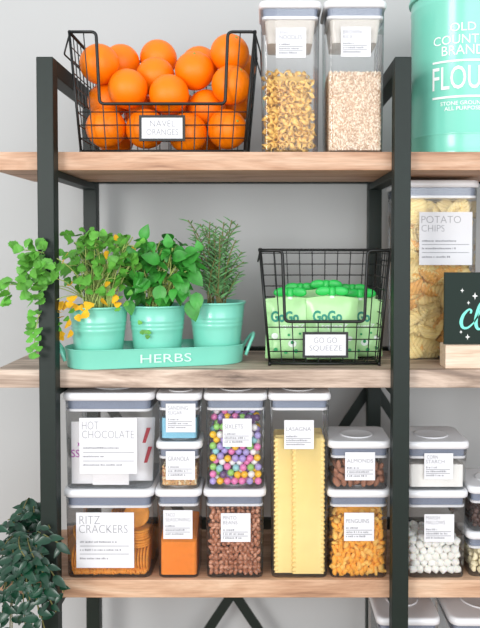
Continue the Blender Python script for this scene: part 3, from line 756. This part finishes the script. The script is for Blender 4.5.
# ------------------------------------------------------------ wire baskets
def arc_path(pts, rad=.006, n=4):
    P = [Vector(p) for p in pts]; out = [P[0]]
    for i in range(1, len(P)-1):
        a = (P[i-1]-P[i]); b_ = (P[i+1]-P[i]); r = min(rad, a.length*.45, b_.length*.45); s_ = P[i]+a.normalized()*r; e = P[i]+b_.normalized()*r
        for k in range(n+1):
            t = k/n; out.append(s_*(1-t)**2+P[i]*2*t*(1-t)+e*t*t)
    out.append(P[-1]); return out
def basket(cx, z, Yf, wb, wt, H, D, flare, uz, ux, ncol, label, group, card, cardtext, pitch, hside):
    o = (cx, Yf+D/2, z); root = thing('wire_basket', o, label, 'basket')
    z0 = z+.004; zt = z+H; yb = Yf+D
    def fx(s_, zz): return cx+s_*(wb/2+(wt-wb)/2*(zz-z0)/(zt-z0))
    def fy(side, zz):
        k = (zz-z0)/(zt-z0)*flare; return Yf-k if side == 0 else yb+k
    rw, tw = .0029, .0011
    rim = MB()
    # one continuous rim: back, sides and the dropped front
    A = [(fx(-1, zt), fy(0, zt), zt), (fx(-1, zt), fy(1, zt), zt), (fx(1, zt), fy(1, zt), zt), (fx(1, zt), fy(0, zt), zt), (cx+ux+.003, fy(0, zt), zt), (cx+ux-.002, fy(0, uz), uz), (cx-ux+.002, fy(0, uz), uz), (cx-ux-.003, fy(0, zt), zt), (fx(-1, zt), fy(0, zt), zt)]
    rim.tube(arc_path(A, .009), rw, 8); 
    base = [(fx(-1, z0), Yf, z0), (fx(1, z0), Yf, z0), (fx(1, z0), yb, z0), (fx(-1, z0), yb, z0)]
    rim.tube(base+base[:1], rw*.9, 8)
    for s_ in (-1, 1):
        for sd in (0, 1): rim.tube([(fx(s_, z0), fy(sd, z0), z0), (fx(s_, zt), fy(sd, zt), zt)], rw*.85, 8); 
    for s_ in (-1, 1):
        for sd in (0, 1): rim.lathe([(.0008, 0), (.003, .0), (.003, .006), (.001, .007)], (fx(s_, z0), (Yf, yb)[sd], z), 10)
    rim.build('rim_wire', M['wire'], root, o, smooth=True)
    g = MB(); n = ncol
    for i in range(n+1):
        s_ = -1+2*i/n; xb_, xt_ = cx+s_*wb/2, cx+s_*wt/2
        xu = cx+s_*(wb/2+(wt-wb)/2*(uz-z0)/(zt-z0))
        top = zt if abs(xu-cx) > ux else uz; xx = cx+s_*(wb/2+(wt-wb)/2*(top-z0)/(zt-z0))
        g.tube([(xb_, Yf, z0), (xx, fy(0, top), top)], tw, 5)
        g.tube([(xb_, yb, z0), (xt_, fy(1, zt), zt)], tw, 5); g.tube([(xb_, Yf, z0), (xb_, yb, z0)], tw, 5)
    zz = z0+pitch
    while zz < zt-.004:
        if zz < uz-.003: g.tube([(fx(-1, zz), fy(0, zz), zz), (fx(1, zz), fy(0, zz), zz)], tw, 5)
        g.tube([(fx(-1, zz), fy(1, zz), zz), (fx(1, zz), fy(1, zz), zz)], tw, 5)
        for s_ in (-1, 1): g.tube([(fx(s_, zz), fy(0, zz), zz), (fx(s_, zz), fy(1, zz), zz)], tw, 5)
        zz += pitch
    m = max(3, round(D/pitch/1.05))
    for j in range(1, m):
        t = j/m
        for s_ in (-1, 1): g.tube([(fx(s_, z0), Yf+D*t, z0), (fx(s_, zt), fy(0, zt)+(fy(1, zt)-fy(0, zt))*t, zt)], tw, 5)
        g.tube([(cx-wb/2, Yf+D*t, z0), (cx+wb/2, Yf+D*t, z0)], tw, 5)
    g.build('wire_mesh', M['wire'], root, o)
    for s_ in (-1, 1):
        x = fx(s_, zt); hy0, hy1 = fy(0, zt)+.006, fy(1, zt)-.02
        if hside == 'down': pts = [(x, hy0, zt+.001), (x+s_*.011, hy0+.0, zt-.038), (x+s_*.011, hy1, zt-.038), (x, hy1, zt+.001)]
        elif hside == 'up': pts = [(x, hy0, zt), (x+s_*.004, hy0, zt-.02), (x+s_*.004, hy1, zt-.02), (x, hy1, zt)]
        hm = MB().tube(arc_path(pts, .006), .0016, 7)
        for y in (hy0, hy1): hm.lathe([(.0006, -.003), (.0032, -.003), (.0036, 0), (.0032, .003), (.0006, .003)], (x, y, zt+.001), 10)
        hm.build('handle', M['wire'], root, o, smooth=True)
    x0, y0, x1, y1 = card; Yq = Yf-.009; p = wp(x0, y1, Yq); q = wp(x1, y0, Yq); fb = .0043
    fr_ = MB().box((p.x-fb, Yq, p.z-fb), (q.x+fb, Yq+.003, p.z)).box((p.x-fb, Yq, q.z), (q.x+fb, Yq+.003, q.z+fb)).box((p.x-fb, Yq, p.z), (p.x, Yq+.003, q.z)).box((q.x, Yq, p.z), (q.x+fb, Yq+.003, q.z)).box((p.x-fb, Yq+.003, p.z-fb), (q.x+fb, Yq+.0045, q.z+fb))
    for xx in (p.x+.004, q.x-.004): fr_.box((xx-.004, Yq+.0045, q.z-.006), (xx+.004, Yf+.003, q.z-.003))
    fr_.build('label_holder', M['wire'], root, o)
    cd = MB().box((p.x, Yq+.0012, p.z), (q.x, Yq+.003, q.z)).build('label_card', M['card'], root, o)
    tx = MB()
    for s, a, b_, c, d in cardtext: text_px(tx, s, a, b_, c, d, Yq+.0009, -.016)
    tx.build('lettering', M['inkd'], cd, o)
    return root
Y1 = .052
pL, pR = wp(81, 150, Y1), wp(244.5, 150, Y1); tL, tR = wp(69, 33, Y1), wp(254, 31, Y1)
cxb = (pL.x+pR.x)/2; 
basket(cxb, T, Y1, pR.x-pL.x, tR.x-tL.x, wp(160, 32.5, Y1).z-T, .20, .004, wp(160, 104, Y1).z, (228-101)/2/F*1.3, 13, 'black wire basket piled with oranges on the top shelf', None,
  (141.5, 117.5, 182.5, 138.5), (('NAVEL', 150, 120.5, 175, 126.5), ('ORANGES', 146.5, 129, 178, 135)), .0233, 'down')
Y2 = .074
pL, pR = wp(269, 365, Y2), wp(378.5, 365, Y2); tL, tR = wp(260, 250, Y2), wp(389.5, 250, Y2); cx2 = (tL.x+tR.x)/2
basket(cx2, MS, Y2, pR.x-pL.x, tR.x-tL.x, wp(300, 250.5, Y2).z-MS, .15, .005, wp(300, 321.5, Y2).z, (369.5-287.5)/2/F*1.32, 9, 'black wire basket of green squeeze pouches on the middle shelf', None,
  (305, 334.5, 346, 355.5), (('GO GO', 314, 337.5, 337, 343), ('SQUEEZE', 309.5, 345.5, 342, 351.5)), .0225, 'up')

# ------------------------------------------------------------ oranges
OR = [ # px, py, depth, label
 (106, 128, .092, 'orange at the left end of the front bottom row, behind the basket wires'),
 (146, 129, .092, 'orange behind the left half of the basket name card'),
 (193, 129, .092, 'orange just right of the basket name card in the bottom row'),
 (230, 129, .092, 'orange at the right end of the front bottom row, with its stem button showing'),
 (127, 88, .095, 'orange resting on the front left of the pile, above the rim wire'),
 (169, 91, .095, 'orange at the front centre of the pile, just above the rim wire'),
 (225, 88, .100, 'orange at the front right of the pile, below the tall right one'),
 (100, 65, .105, 'orange at the upper left corner, behind the bent rim wire'),
 (154, 77, .138, 'orange in the centre of the pile, behind the two front oranges'),
 (196, 76, .125, 'orange right of centre with a pale stem button on top'),
 (229, 57, .125, 'highest orange at the right corner of the basket'),
 (155, 61, .185, 'topmost orange at the middle back of the pile'),
 (124, 63, .185, 'orange at the back left of the pile, behind the upper left corner one'),
 (205, 66, .190, 'orange at the back right, mostly hidden behind the highest right one'),
 (95, 104, .15, 'orange in the second row at the left basket side, half hidden'),
 (210, 104, .14, 'orange in the second row, peeping out below the rim at right of centre'),
 (238, 100, .17, 'orange at the right basket side, half hidden behind the front right pair'),
 (140, 112, .17, 'orange low in the back of the basket left of centre'),
 (175, 112, .17, 'orange low in the back of the basket at the centre'),
 (110, 135, .19, 'orange in the back bottom row at the left'),
 (205, 135, .19, 'orange in the back bottom row at the right'),
 (238, 72, .19, 'orange at the far right back, showing beside the right rim')]
Rr = .0372
P = np.array([tuple(wp(a, b_, y)) for a, b_, y, _ in OR]); P0 = P.copy()
for it in range(150):
    P += (P0-P)*.02*(1-it/150)
    D = P[:, None]-P[None]; d = np.sqrt((D**2).sum(2))+np.eye(len(P)); ov = np.clip(2*Rr-d, 0, None)*(1-np.eye(len(P)))
    P += ((D/d[..., None])*ov[..., None]).sum(1)*np.array([.35, .5, .35])
    f = (P[:, 2]-T)/.22; hw = .149+.022*f-.0025-Rr
    P[:, 0] = np.clip(P[:, 0], cxb-hw, cxb+hw); P[:, 1] = np.clip(P[:, 1], Y1+Rr+.003, Y1+.20-Rr-.003); P[:, 2] = np.maximum(P[:, 2], T+.0055+Rr)
def orange_geo():
    V, Fc = ellip(Rr, Rr, Rr*.97, 32, 20); W = []
    for x, y, z in V:
        r = math.hypot(x, y)/Rr
        if z > 0 and r < .3: z -= .0016*(1-r/.3)
        W.append((x, y, z))
    return W, Fc
og = orange_geo(); osrc = None
dirs = {3: (.45, -.6, .25), 9: (.05, -.6, .75), 10: (.35, -.55, .65), 6: (.55, -.5, .75)}
rs = random.Random(3)
for i, (a, b_, y, lab) in enumerate(OR):
    if osrc is None:
        root = thing('orange', (0, 0, 0), lab, 'orange', 'oranges in the wire basket')
        pe = MB().add(*og).build('peel', M['orange'], root, smooth=True)
        bt = MB().lathe([(.0001, .0358), (.0022, .0356), (.0026, .0345)], n=10).build('stem_button', M['calyx'], root, smooth=True); osrc = root
    else:
        root = osrc.copy(); C.objects.link(root); root['label'] = lab
        for ch in (pe, bt): c = ch.copy(); C.objects.link(c); c.parent = root
    root.location = Vector(P[i])
    dv = Vector(dirs.get(i, (rs.uniform(-1, 1), rs.uniform(.2, 1), rs.uniform(-.8, .8)))).normalized()
    root.rotation_euler = dv.to_track_quat('Z', 'Y').to_euler()

# ------------------------------------------------------------ squeeze pouches
def pouch(px, pyb, pyt, Y, wpx, rz, label, hero=True):
    c = wp(px, 330, Y); o = (0, 0, 0); zt = wp(px, pyt, Y).z; z0 = MS+.006; H = zt-z0; w = wpx/F*(1.25+Y)
    root = thing('squeeze_pouch', (c.x, Y, z0), label, 'pouch', 'squeeze pouches in the basket', rz)
    N, Mn = 13, 17; V = []; Fc = []
    for s_ in (-1, 1):
        for j in range(Mn):
            v = j/(Mn-1)
            for i in range(N):
                u = i/(N-1)*2-1
                th = .0006+(.014*(1-v)**.7+.004)*(1-u**4)*(1-(2*v-1)**8)*(1+.1*math.sin(7*u+9*v))
                V.append((u*w/2*(1-.03*math.sin(PI*v)), s_*th, H*v-(.004*(u*u) if j == Mn-1 else 0)))
    for s_ in range(2):
        for j in range(Mn-1):
            for i in range(N-1):
                q = [s_*N*Mn+j*N+i, s_*N*Mn+j*N+i+1, s_*N*Mn+(j+1)*N+i+1, s_*N*Mn+(j+1)*N+i]; Fc.append(tuple(q if s_ == 0 else reversed(q)))
    def fy(u, v): return -(.0006+(.014*(1-v)**.7+.004)*(1-u**4)*(1-(2*v-1)**8))-.0016
    bod = MB().add(V, Fc).build('pouch_body', M['pouch'], root, smooth=True)
    MB().lathe([(.005, -.004), (.005, .006), (.0042, .008)], (0, 0, H), 16, cap1=True).build('spout', M['whitep'], root, smooth=True)
    cm = MB(); cm.lathe([(.0065, .001), (.007, .003), (.007, .015), (.005, .0175), (.001, .018)], (0, 0, H), 18, cap1=True)
    for s_ in (-1, 1):
        Vw, Fw = ellip(.0155, .0035, .0088, 16, 8); cm.add(Vw, Fw, Matrix.Translation((s_*.0165, 0, H+.0095)) @ Matrix.Rotation(s_*.12, 4, 'Y'))
    cm.build('cap', M['cap'], root, smooth=True)
    if hero:
        def wrap(mb, s, x0, x1, v0, v1, thin=0):
            Vt, Ft = text_geo(s, thin); mb.add([(x0*w+(x1-x0)*w*x, fy(2*(x0+(x1-x0)*x), v0+(v1-v0)*y), H*(v0+(v1-v0)*y)) for x, y in Vt], Ft)
        t1 = MB(); wrap(t1, 'GoGo', -.38, .18, .60, .78, .035); 
        t1.build('printed_name', M['tealprint'], bod)
        t2 = MB(); wrap(t2, 'squeeZ', -.22, .30, .49, .57, .02)
        for (a, b_, r) in ((-.3, .38, .10), (.05, .26, .12), (.32, .34, .08)):
            Vv = [(a*w+math.cos(k*PI/8)*r*w*.7, fy(2*a, b_)-.0003, b_*H+math.sin(k*PI/8)*r*w*.6) for k in range(16)]; t2.add(Vv, [tuple(reversed(range(16)))][:1])
        t2.build('printed_white_shapes', M['whitep'], bod)
        t3 = MB()
        for (a, b_, r) in ((-.28, .16, .07), (-.08, .12, .06), (.12, .14, .07), (.32, .16, .06), (.05, .28, .06), (-.02, .40, .045), (.2, .42, .04)):
            Vv = [(a*w+math.cos(k*PI/6)*r*w*.6, fy(2*a, b_)-.0008, b_*H+math.sin(k*PI/6)*r*w*.6) for k in range(12)]; t3.add(Vv, [tuple(range(12))])
        t3.build('printed_fruit', M['green'], bod)
pouch(332, 362, 296, .112, 52, .02, 'green squeeze pouch at the centre front of the basket, name fully visible')
pouch(290, 362, 297, .122, 50, -.05, 'green squeeze pouch at the left front of the basket')
pouch(360, 362, 298, .145, 46, .12, 'green squeeze pouch at the right front of the basket, half behind the centre one')
pouch(300, 362, 292, .175, 50, .1, 'green squeeze pouch in the second row at the left, mostly its cap showing', False)
pouch(326, 362, 289, .165, 50, 0, 'green squeeze pouch in the second row at the centre, highest cap', False)
pouch(352, 362, 293, .185, 50, -.1, 'green squeeze pouch in the second row at the right, behind the right front one', False)

# ------------------------------------------------------------ herb tray and pots
ang = math.radians(13)
tc0 = wp(157, 360, .105); trayo = Vector((tc0.x, .105, MS)); RX = Matrix.Translation(trayo) @ Matrix.Rotation(ang, 4, 'Z')
tray = thing('herb_tray', trayo, 'long teal metal tray lettered HERBS holding three potted herbs', 'tray', rz=ang)
TL, TD, THt = .335, .118, .035
secs_o = [(0, TL-.012, TD-.012, .052), (.001, TL-.008, TD-.008, .054), (THt-.003, TL, TD, .058), (THt, TL+.003, TD+.003, .0595), (THt+.001, TL+.001, TD+.001, .0585), (THt-.002, TL-.003, TD-.003, .0565), (.002, TL-.012, TD-.012, .052)]
smooth_angle(MB().loft(secs_o, seg=12).build('tray_body', M['teal'], tray), 50)
for s_ in (-1, 1):
    x = s_*(TL/2)
    pts = [(x-s_*.001, -.024, THt-.022), (x+s_*.006, -.022, THt-.004), (x+s_*.016, -.013, THt+.012), (x+s_*.020, 0, THt+.018), (x+s_*.016, .013, THt+.012), (x+s_*.006, .022, THt-.004), (x-s_*.001, .024, THt-.022)]
    MB().tube(arc_path(pts, .006, 3), .0032, 8).build('handle', M['teal'], tray, smooth=True)
tx = MB(); put_text(tx, 'HERBS', (-.034, .010), (.058, .0255), -TD/2-.0003, .0)
tx.build('painted_lettering', M['paleteal'], tray)
def pot_base(name, lx, R, H, label, dz=0):
    p = RX @ Vector((lx, 0, .0028+dz)); root = thing(name, p, label, 'potted plant')
    prof = [(.001, 0), (R*.74, 0), (R*.76, .002)]
    zz = [.1, .3, .5, .58, .60, .62, .65, .67, .69, .72, .74, .76, .9, .95]
    for t in zz:
        bump_ = .0011 if t in (.60, .67, .74) else 0
        prof.append((R*(.76+.22*t)+bump_, H*t))
    prof += [(R*.985, H-.004), (R+.0008, H-.003), (R+.0016, H-.001), (R+.0006, H+.0004), (R-.0012, H-.0006), (R*.93, H*.8), (R*.8, H*.3), (.001, H*.3)]
    smooth_angle(MB().lathe(prof, n=56, cap0=True).build('pot', M['teal'], root), 60)
    n = 40; V = [(0, 0, H-.010)]; Fc = []; rs = random.Random(int(lx*1000))
    for i in range(1, 7):
        for k in range(n): a = 2*PI*k/n; rr = R*.95*i/6; V.append((rr*math.cos(a), rr*math.sin(a), H-.011+rs.uniform(-.002, .003)))
    for k in range(n):
        q = (k+1) % n; Fc.append((0, 1+k, 1+q))
        for i in range(5): Fc.append((1+i*n+k, 1+(i+1)*n+k, 1+(i+1)*n+q, 1+i*n+q))
    MB().add(V, Fc).build('soil', M['soil'], root, smooth=True)
    return root, p, H
def leaf_geo(L, W, fold=.25, curl=.3, lobes=None, n=8):
    """flat leaf from base (0,0,0) along +x; lobes: scalloped outline"""
    V = []; Fc = []
    for i in range(n+1):
        t = i/n
        w = W/2*math.sin(PI*min(1, t*1.02)**.8)**.8 if not lobes else W/2*math.sin(PI*min(1, t*.97+.03))**.55*(1+lobes*math.sin(t*PI*5))
        if i == n: w = 0.0004
        x = L*t; z = -curl*L*t*t
        V += [(x, -w, z+fold*w), (x, 0, z), (x, w, z+fold*w)]
    for i in range(n):
        a = i*3; b_ = a+3; Fc += [(a, a+1, b_+1, b_), (a+1, a+2, b_+2, b_+1)]
    return V, Fc
def fan_geo(R, lob=3, fold=.15):
    """rounded, notched fan leaf like parsley or coriander"""
    n = 18; V = [(0, 0, 0)]; Fc = []
    for k in range(n+1):
        a = -2.3+4.6*k/n; rr = R*(.74+.26*abs(math.cos(a*lob/2.0)))*(1+.07*(1 if k % 2 else -1)); V.append((R*.55+rr*math.cos(a)*.75, rr*math.sin(a)*.85, fold*rr*abs(math.sin(a))*.8-fold*rr*.4))
    for k in range(n): Fc.append((0, k+1, k+2))
    return V, Fc
def orient(p, d, up, s=1):
    d = Vector(d).normalized(); up = Vector(up); y = up.cross(d)
    if y.length < 1e-4: y = Vector((0, 1, 0)).cross(d)
    y.normalize(); z = d.cross(y)
    m = Matrix((d, y, z)).transposed().to_4x4(); return Matrix.Translation(p) @ m @ Matrix.Scale(s, 4)
def curve(a, b_, c, n=8):
    a, b_, c = Vector(a), Vector(b_), Vector(c); return [a*(1-t)**2+b_*2*t*(1-t)+c*t*t for t in [i/n for i in range(n+1)]]
RP = .0548; HP = .108
# coriander
root, p, Hh = pot_base('potted_coriander', -.107, RP, HP, 'leggy coriander in the left teal pot, trailing over the dark post')
o = tuple(p); rs = random.Random(12); fol = MB(); yel = MB(); stm = MB()
targets = []
for _ in range(190):
    a = rs.uniform(0, 2*PI); r = math.sqrt(rs.random()); x = 100+40*r*math.cos(a); y = 262+32*r*math.sin(a)
    targets.append((x, y, p.y+rs.uniform(-.06, .05), rs.uniform(.009, .016)))
for x, y in ((70, 231), (74, 233), (66, 233), (78, 236), (85, 230), (90, 232), (68, 242), (76, 246), (62, 265), (60, 275), (64, 285), (140, 240), (136, 250)): targets.append((x, y, p.y-.01+rs.uniform(-.02, .02), .0095))
left = [(20, 252), (18, 247), (24, 246), (24, 262), (30, 258), (36, 262), (22, 266), (33, 268), (40, 255), (43, 246), (46, 247), (26, 278), (31, 276), (42, 270), (48, 281), (36, 282), (22, 290), (28, 293), (38, 291), (33, 298), (38, 300), (30, 303), (26, 300), (55, 270), (56, 280), (52, 268),
        (3, 282), (8, 285), (12, 278), (14, 285), (4, 296), (9, 299), (1, 300), (7, 304), (2, 290)]
for _ in range(40):
    a = rs.uniform(0, 6.28); r = math.sqrt(rs.random()); left.append((38+14*r*math.cos(a), 272+30*r*math.sin(a)))
for x, y in left: targets.append((x+rs.uniform(-1, 1), y+rs.uniform(-1, 1), -.022+rs.uniform(-.012, .012), rs.uniform(.010, .015)))
hang = [(34, 311), (38, 309), (30, 322), (36, 322), (28, 330), (34, 333), (38, 328), (28, 338), (34, 343), (31, 346), (38, 346), (33, 352), (38, 354), (29, 325), (33, 316), (37, 337)]
for x, y in hang: targets.append((x, y, .0+rs.uniform(-.02, .015), rs.uniform(.008, .012)))
for k, (x, y, Y, s_) in enumerate(targets):
    q = wp(x, y, Y); q0 = p+Vector((rs.uniform(-.025, .025), rs.uniform(-.025, .025), Hh-.01))
    if y > 305 and x < 45: d = Vector((rs.uniform(-1, 1), -.6, -.6))
    else: d = Vector((rs.uniform(-1, 1), rs.uniform(-.9, .1), rs.uniform(-.5, .7)))
    if rs.random() < (.22 if y > 282 else .02) and 60 < x: yel.add(*fan_geo(s_), orient(q, d, (rs.uniform(-.5, .5), -.7, .8)))
    else: fol.add(*fan_geo(s_), orient(q, d, (rs.uniform(-.6, .4), -.8, .7)))
    if k % 3 == 0 and k < 180:
        stm.tube(curve(q0, (q0.x+(q.x-q0.x)*.25, q0.y+(q.y-q0.y)*.3, q.z+.01), q, 7), .0008, 5)
for x, y in ((58, 302), (63, 306), (70, 302), (78, 305), (62, 312), (84, 308), (60, 318), (66, 324), (62, 331), (68, 334), (82, 313), (81, 318), (72, 296), (112, 299), (118, 302), (90, 302), (108, 256), (106, 302), (64, 337)):
    yel.add(*fan_geo(rs.uniform(.008, .013)), orient(wp(x, y, p.y-.056+rs.uniform(-.01, .01)), (rs.uniform(-1, 1), -.4, rs.uniform(-1, .3)), (0, -1, .5)))
for x, y in ((61, 328), (65, 318), (60, 322), (70, 310), (120, 296), (128, 292), (124, 303), (116, 308)): fol.add(*fan_geo(.008), orient(wp(x, y, p.y-.056), (rs.uniform(-1, 1), -.5, -.3), (0, -1, .6)))
trail = [(wp(92, 300, p.y), wp(70, 250, .02), wp(22, 250, -.02)), (wp(85, 300, p.y), wp(60, 280, .02), wp(5, 285, -.02)), (wp(85, 300, p.y), wp(40, 255, .0), wp(34, 350, -.0)), (wp(85, 300, p.y), wp(56, 262, -.01), wp(30, 290, -.02)), (wp(90, 300, p.y), wp(60, 285, .0), wp(36, 320, -.0)), (wp(8, 285, -.02), wp(10, 292, -.022), wp(6, 303, -.02))]
for a, b_, c in trail: stm.tube(curve(a, b_, c, 14), .0009, 5)
for _ in range(26):
    a = p+Vector((rs.uniform(-.02, .03), rs.uniform(-.03, .0), Hh-.01)); x = rs.uniform(75, 135); c = wp(x, rs.uniform(235, 275), p.y+rs.uniform(-.04, .02))
    stm.tube(curve(a, (a.x*.6+c.x*.4, a.y, (a.z+c.z)/2+.01), c, 8), .0011, 5)
fol.build('leaves', M['cilantro'], root, o); yel.build('yellowed_leaves', M['yellowleaf'], root, o); stm.build('stems', M['stem'], root, o)
# basil
root, p, Hh = pot_base('potted_basil', .001, RP, HP, 'bushy broad-leaved basil in the middle teal pot')
o = tuple(p); fol = MB(); stm = MB()
for k in range(190):
    a = rs.uniform(0, 2*PI); r = math.sqrt(rs.random()); x = 160+34*r*math.cos(a); y = 270+30*r*math.sin(a); Y = p.y+rs.uniform(-.05, .045)
    q = wp(x, y, Y); L = rs.uniform(.018, .036); d = Vector(((x-158)/40+rs.uniform(-.7, .7), rs.uniform(-.9, .2), rs.uniform(-.8, .5)))
    fol.add(*leaf_geo(L, L*.66, .35, .35), orient(q, d, (rs.uniform(-.4, .4), -.6, 1)))
    if k % 3 == 0: q0 = p+Vector((rs.uniform(-.02, .02), rs.uniform(-.02, .02), Hh-.01)); stm.tube(curve(q0, (q0.x, q0.y, (q0.z+q.z)/2), q, 6), .0013, 5)
for x, y, dx, dz, L in ((143, 240, .3, 1, .03), (169, 248, -.1, 1, .026), (160, 262, -.6, .3, .036), (172, 258, .8, .2, .034), (160, 285, 0, -1, .036), (150, 280, -.8, -.6, .036), (176, 285, .8, -.5, .034), (187, 262, .6, .5, .03), (189, 272, .8, -.7, .036), (196, 292, .1, -1, .036), (190, 300, .3, -1, .04), (129, 300, .2, -1, .028), (184, 254, .5, .2, .03), (135, 262, -.3, .8, .032), (200, 252, -.2, 1, .022)):
    fol.add(*leaf_geo(L, L*.72, .3, .25), orient(wp(x, y, p.y-.045), (dx, -.35, dz), (0, -1, .5)))
for _ in range(6):
    c = wp(rs.uniform(140, 182), rs.uniform(255, 275), p.y-.02); a = p+Vector((rs.uniform(-.02, .02), -.02, Hh-.01)); stm.tube(curve(a, (c.x, a.y, a.z+.01), c, 6), .0015, 6)
smooth = fol.build('leaves', M['basil'], root, o, smooth=True); stm.build('stems', M['stem'], root, o)
lf = MB()
for x, y in ((141, 321), (146, 330), (150, 331), (148, 335), (144, 332)): lf.add(*fan_geo(.006), orient(wp(x, y, p.y-.054), (rs.uniform(-1, 1), -.2, rs.uniform(-1, .2)), (0, -1, .3)))
lf.build('small_stray_leaves', M['cilantro'], root, o)
# rosemary
root, p, Hh = pot_base('potted_rosemary', .115, RP, HP, 'spiky rosemary in the right teal pot', .004)
o = tuple(p); fol = MB(); stm = MB()
tips = [(188, 220), (193, 230), (200, 224), (205, 228), (210, 222), (216, 226), (224, 222), (232, 220), (238, 224), (236, 240), (242, 252), (244, 262), (240, 272), (200, 250), (204, 262), (198, 268), (212, 240), (220, 236), (226, 245), (230, 256), (216, 255), (208, 276), (234, 280), (222, 270), (195, 240), (214, 232), (228, 232), (206, 246)]
def needles(pts, n, L0=.017):
    K = len(pts)
    for j in range(n):
        t = (.22+.78*j/n)*(K-1.001); i = int(t); q = pts[i].lerp(pts[i+1], t-i); tg = (pts[i+1]-pts[i]).normalized()
        a = j*2.4; side = Vector((math.cos(a), math.sin(a), .1)); d = (tg*.75+side).normalized(); L = L0*rs.uniform(.8, 1.3)
        fol.add(*leaf_geo(L, .0032, .2, .3, n=4), orient(q, d, (0, -.7, .6)))
for x, y in tips:
    c = wp(x, y, p.y+rs.uniform(-.035, .03)); a = p+Vector((rs.uniform(-.018, .018), rs.uniform(-.02, .02), Hh-.01))
    pts = curve(a, (a.x*.75+c.x*.25+rs.uniform(-.01, .01), a.y, a.z*.4+c.z*.6), c, 9); stm.tube(pts, .0011, 5); needles(pts, 26)
fol.build('needles', M['rosemary'], root, o); stm.build('stems', M['dkstem'], root, o)

# ------------------------------------------------------------ trailing plant at lower left
o = (-.446, .09, B); root = thing('trailing_houseplant', o, 'dark glossy trailing houseplant in a black pot at the lower left', 'potted plant')
MB().lathe([(.001, 0), (.031, 0), (.036, .062), (.0375, .064), (.0375, .078), (.0355, .078), (.034, .066), (.001, .066)], o, 36, cap0=True).build('pot', M['darkpot'], root, o, smooth=True)
fol = MB(); stm = MB(); rs = random.Random(5); vines = []
ends = [(3, 612, -.02), (12, 628, -.02), (26, 634, -.03), (40, 618, -.035), (56, 612, -.035), (64, 592, -.03), (48, 640, -.03), (62, 545, -.02), (2, 560, 0), (-8, 600, -.01), (18, 512, .03), (34, 512, .02), (24, 508, .0), (50, 528, -.01), (8, 520, .04), (45, 575, -.035), (30, 600, -.035), (-10, 530, .02), (20, 585, -.03), (10, 640, -.02), (36, 645, -.03), (0, 640, -.02), (50, 600, -.035), (28, 560, -.03)]
topc = Vector(o)+Vector((0, 0, .078))
for x, y, Y in ends:
    c = wp(x, y, Y); a = topc+Vector((rs.uniform(-.02, .02), rs.uniform(-.02, .02), -.01)); mid = Vector(((a.x+c.x)/2, min(a.y, Y)-.012, max(a.z, c.z)+.03)) if y > 540 else Vector((a.x, a.y, c.z+.01))
    pts = curve(a, mid, c, 12); stm.tube(pts, .0011, 5); n = 15 if y > 560 else 9
    for j in range(n):
        t = (.15+.85*j/(n-1))*11.99; i = min(11, int(t)); q = pts[i].lerp(pts[i+1], t-i); s1 = 1 if j % 2 else -1
        d = Vector((s1*rs.uniform(.4, 1.1), rs.uniform(-.6, 0), rs.uniform(-.9, .3))); L = rs.uniform(.018, .033)
        fol.add(*leaf_geo(L, L*.46, .3, .3), orient(q+Vector((0, -.004, 0)), d, (rs.uniform(-.3, .3), -.8, .7)))
fol.build('leaves', M['pothos'], root, o, smooth=True); stm.build('vines', M['dkstem'], root, o)

# ------------------------------------------------------------ light, camera
w = bpy.data.worlds.new('world'); bpy.context.scene.world = w; w.use_nodes = True
bg = w.node_tree.nodes['Background']; bg.inputs['Color'].default_value = (.93, .97, 1, 1); bg.inputs['Strength'].default_value = 1.02
def area(name, loc, target, sx, sy, e, col):
    l = bpy.data.lights.new(name, 'AREA'); l.shape = 'RECTANGLE'; l.size = sx; l.size_y = sy; l.energy = e; l.color = col
    ob = bpy.data.objects.new(name, l); C.objects.link(ob); ob.location = loc
    ob.rotation_euler = (Vector(target)-Vector(loc)).to_track_quat('-Z', 'Y').to_euler(); return ob
area('window_daylight', (-1.5, -2.5, 1.62), (0, .1, 1.15), .8, 1.1, 40, (1, .985, .96))
area('fill_light', (0.9, -2.8, 1.65), (.1, .1, 1.15), 2.2, 1.6, 42, (.95, .98, 1))  # added soft fill from the right, lifts the wall and canister contents
cd = bpy.data.cameras.new('camera'); cam = bpy.data.objects.new('camera', cd); C.objects.link(cam)
cam.location = CAM; cam.rotation_euler = (PI/2-TH, 0, 0)
cd.sensor_fit = 'VERTICAL'; cd.sensor_height = 36; cd.lens = F/628*36
cd.shift_x = (240-HX)/628; cd.shift_y = -(314-PPY)/628
cd.clip_start = .05
cd.dof.use_dof = True; cd.dof.focus_distance = 1.30; cd.dof.aperture_fstop = 3.2
sc = bpy.context.scene; sc.camera = cam
sc.view_settings.view_transform = 'Standard'; sc.view_settings.look = 'None'; sc.view_settings.exposure = 0; sc.view_settings.gamma = 1; sc.view_settings.use_curve_mapping = False
try:
    sc.cycles.transparent_max_bounces = 32; sc.cycles.max_bounces = 10
except Exception: pass
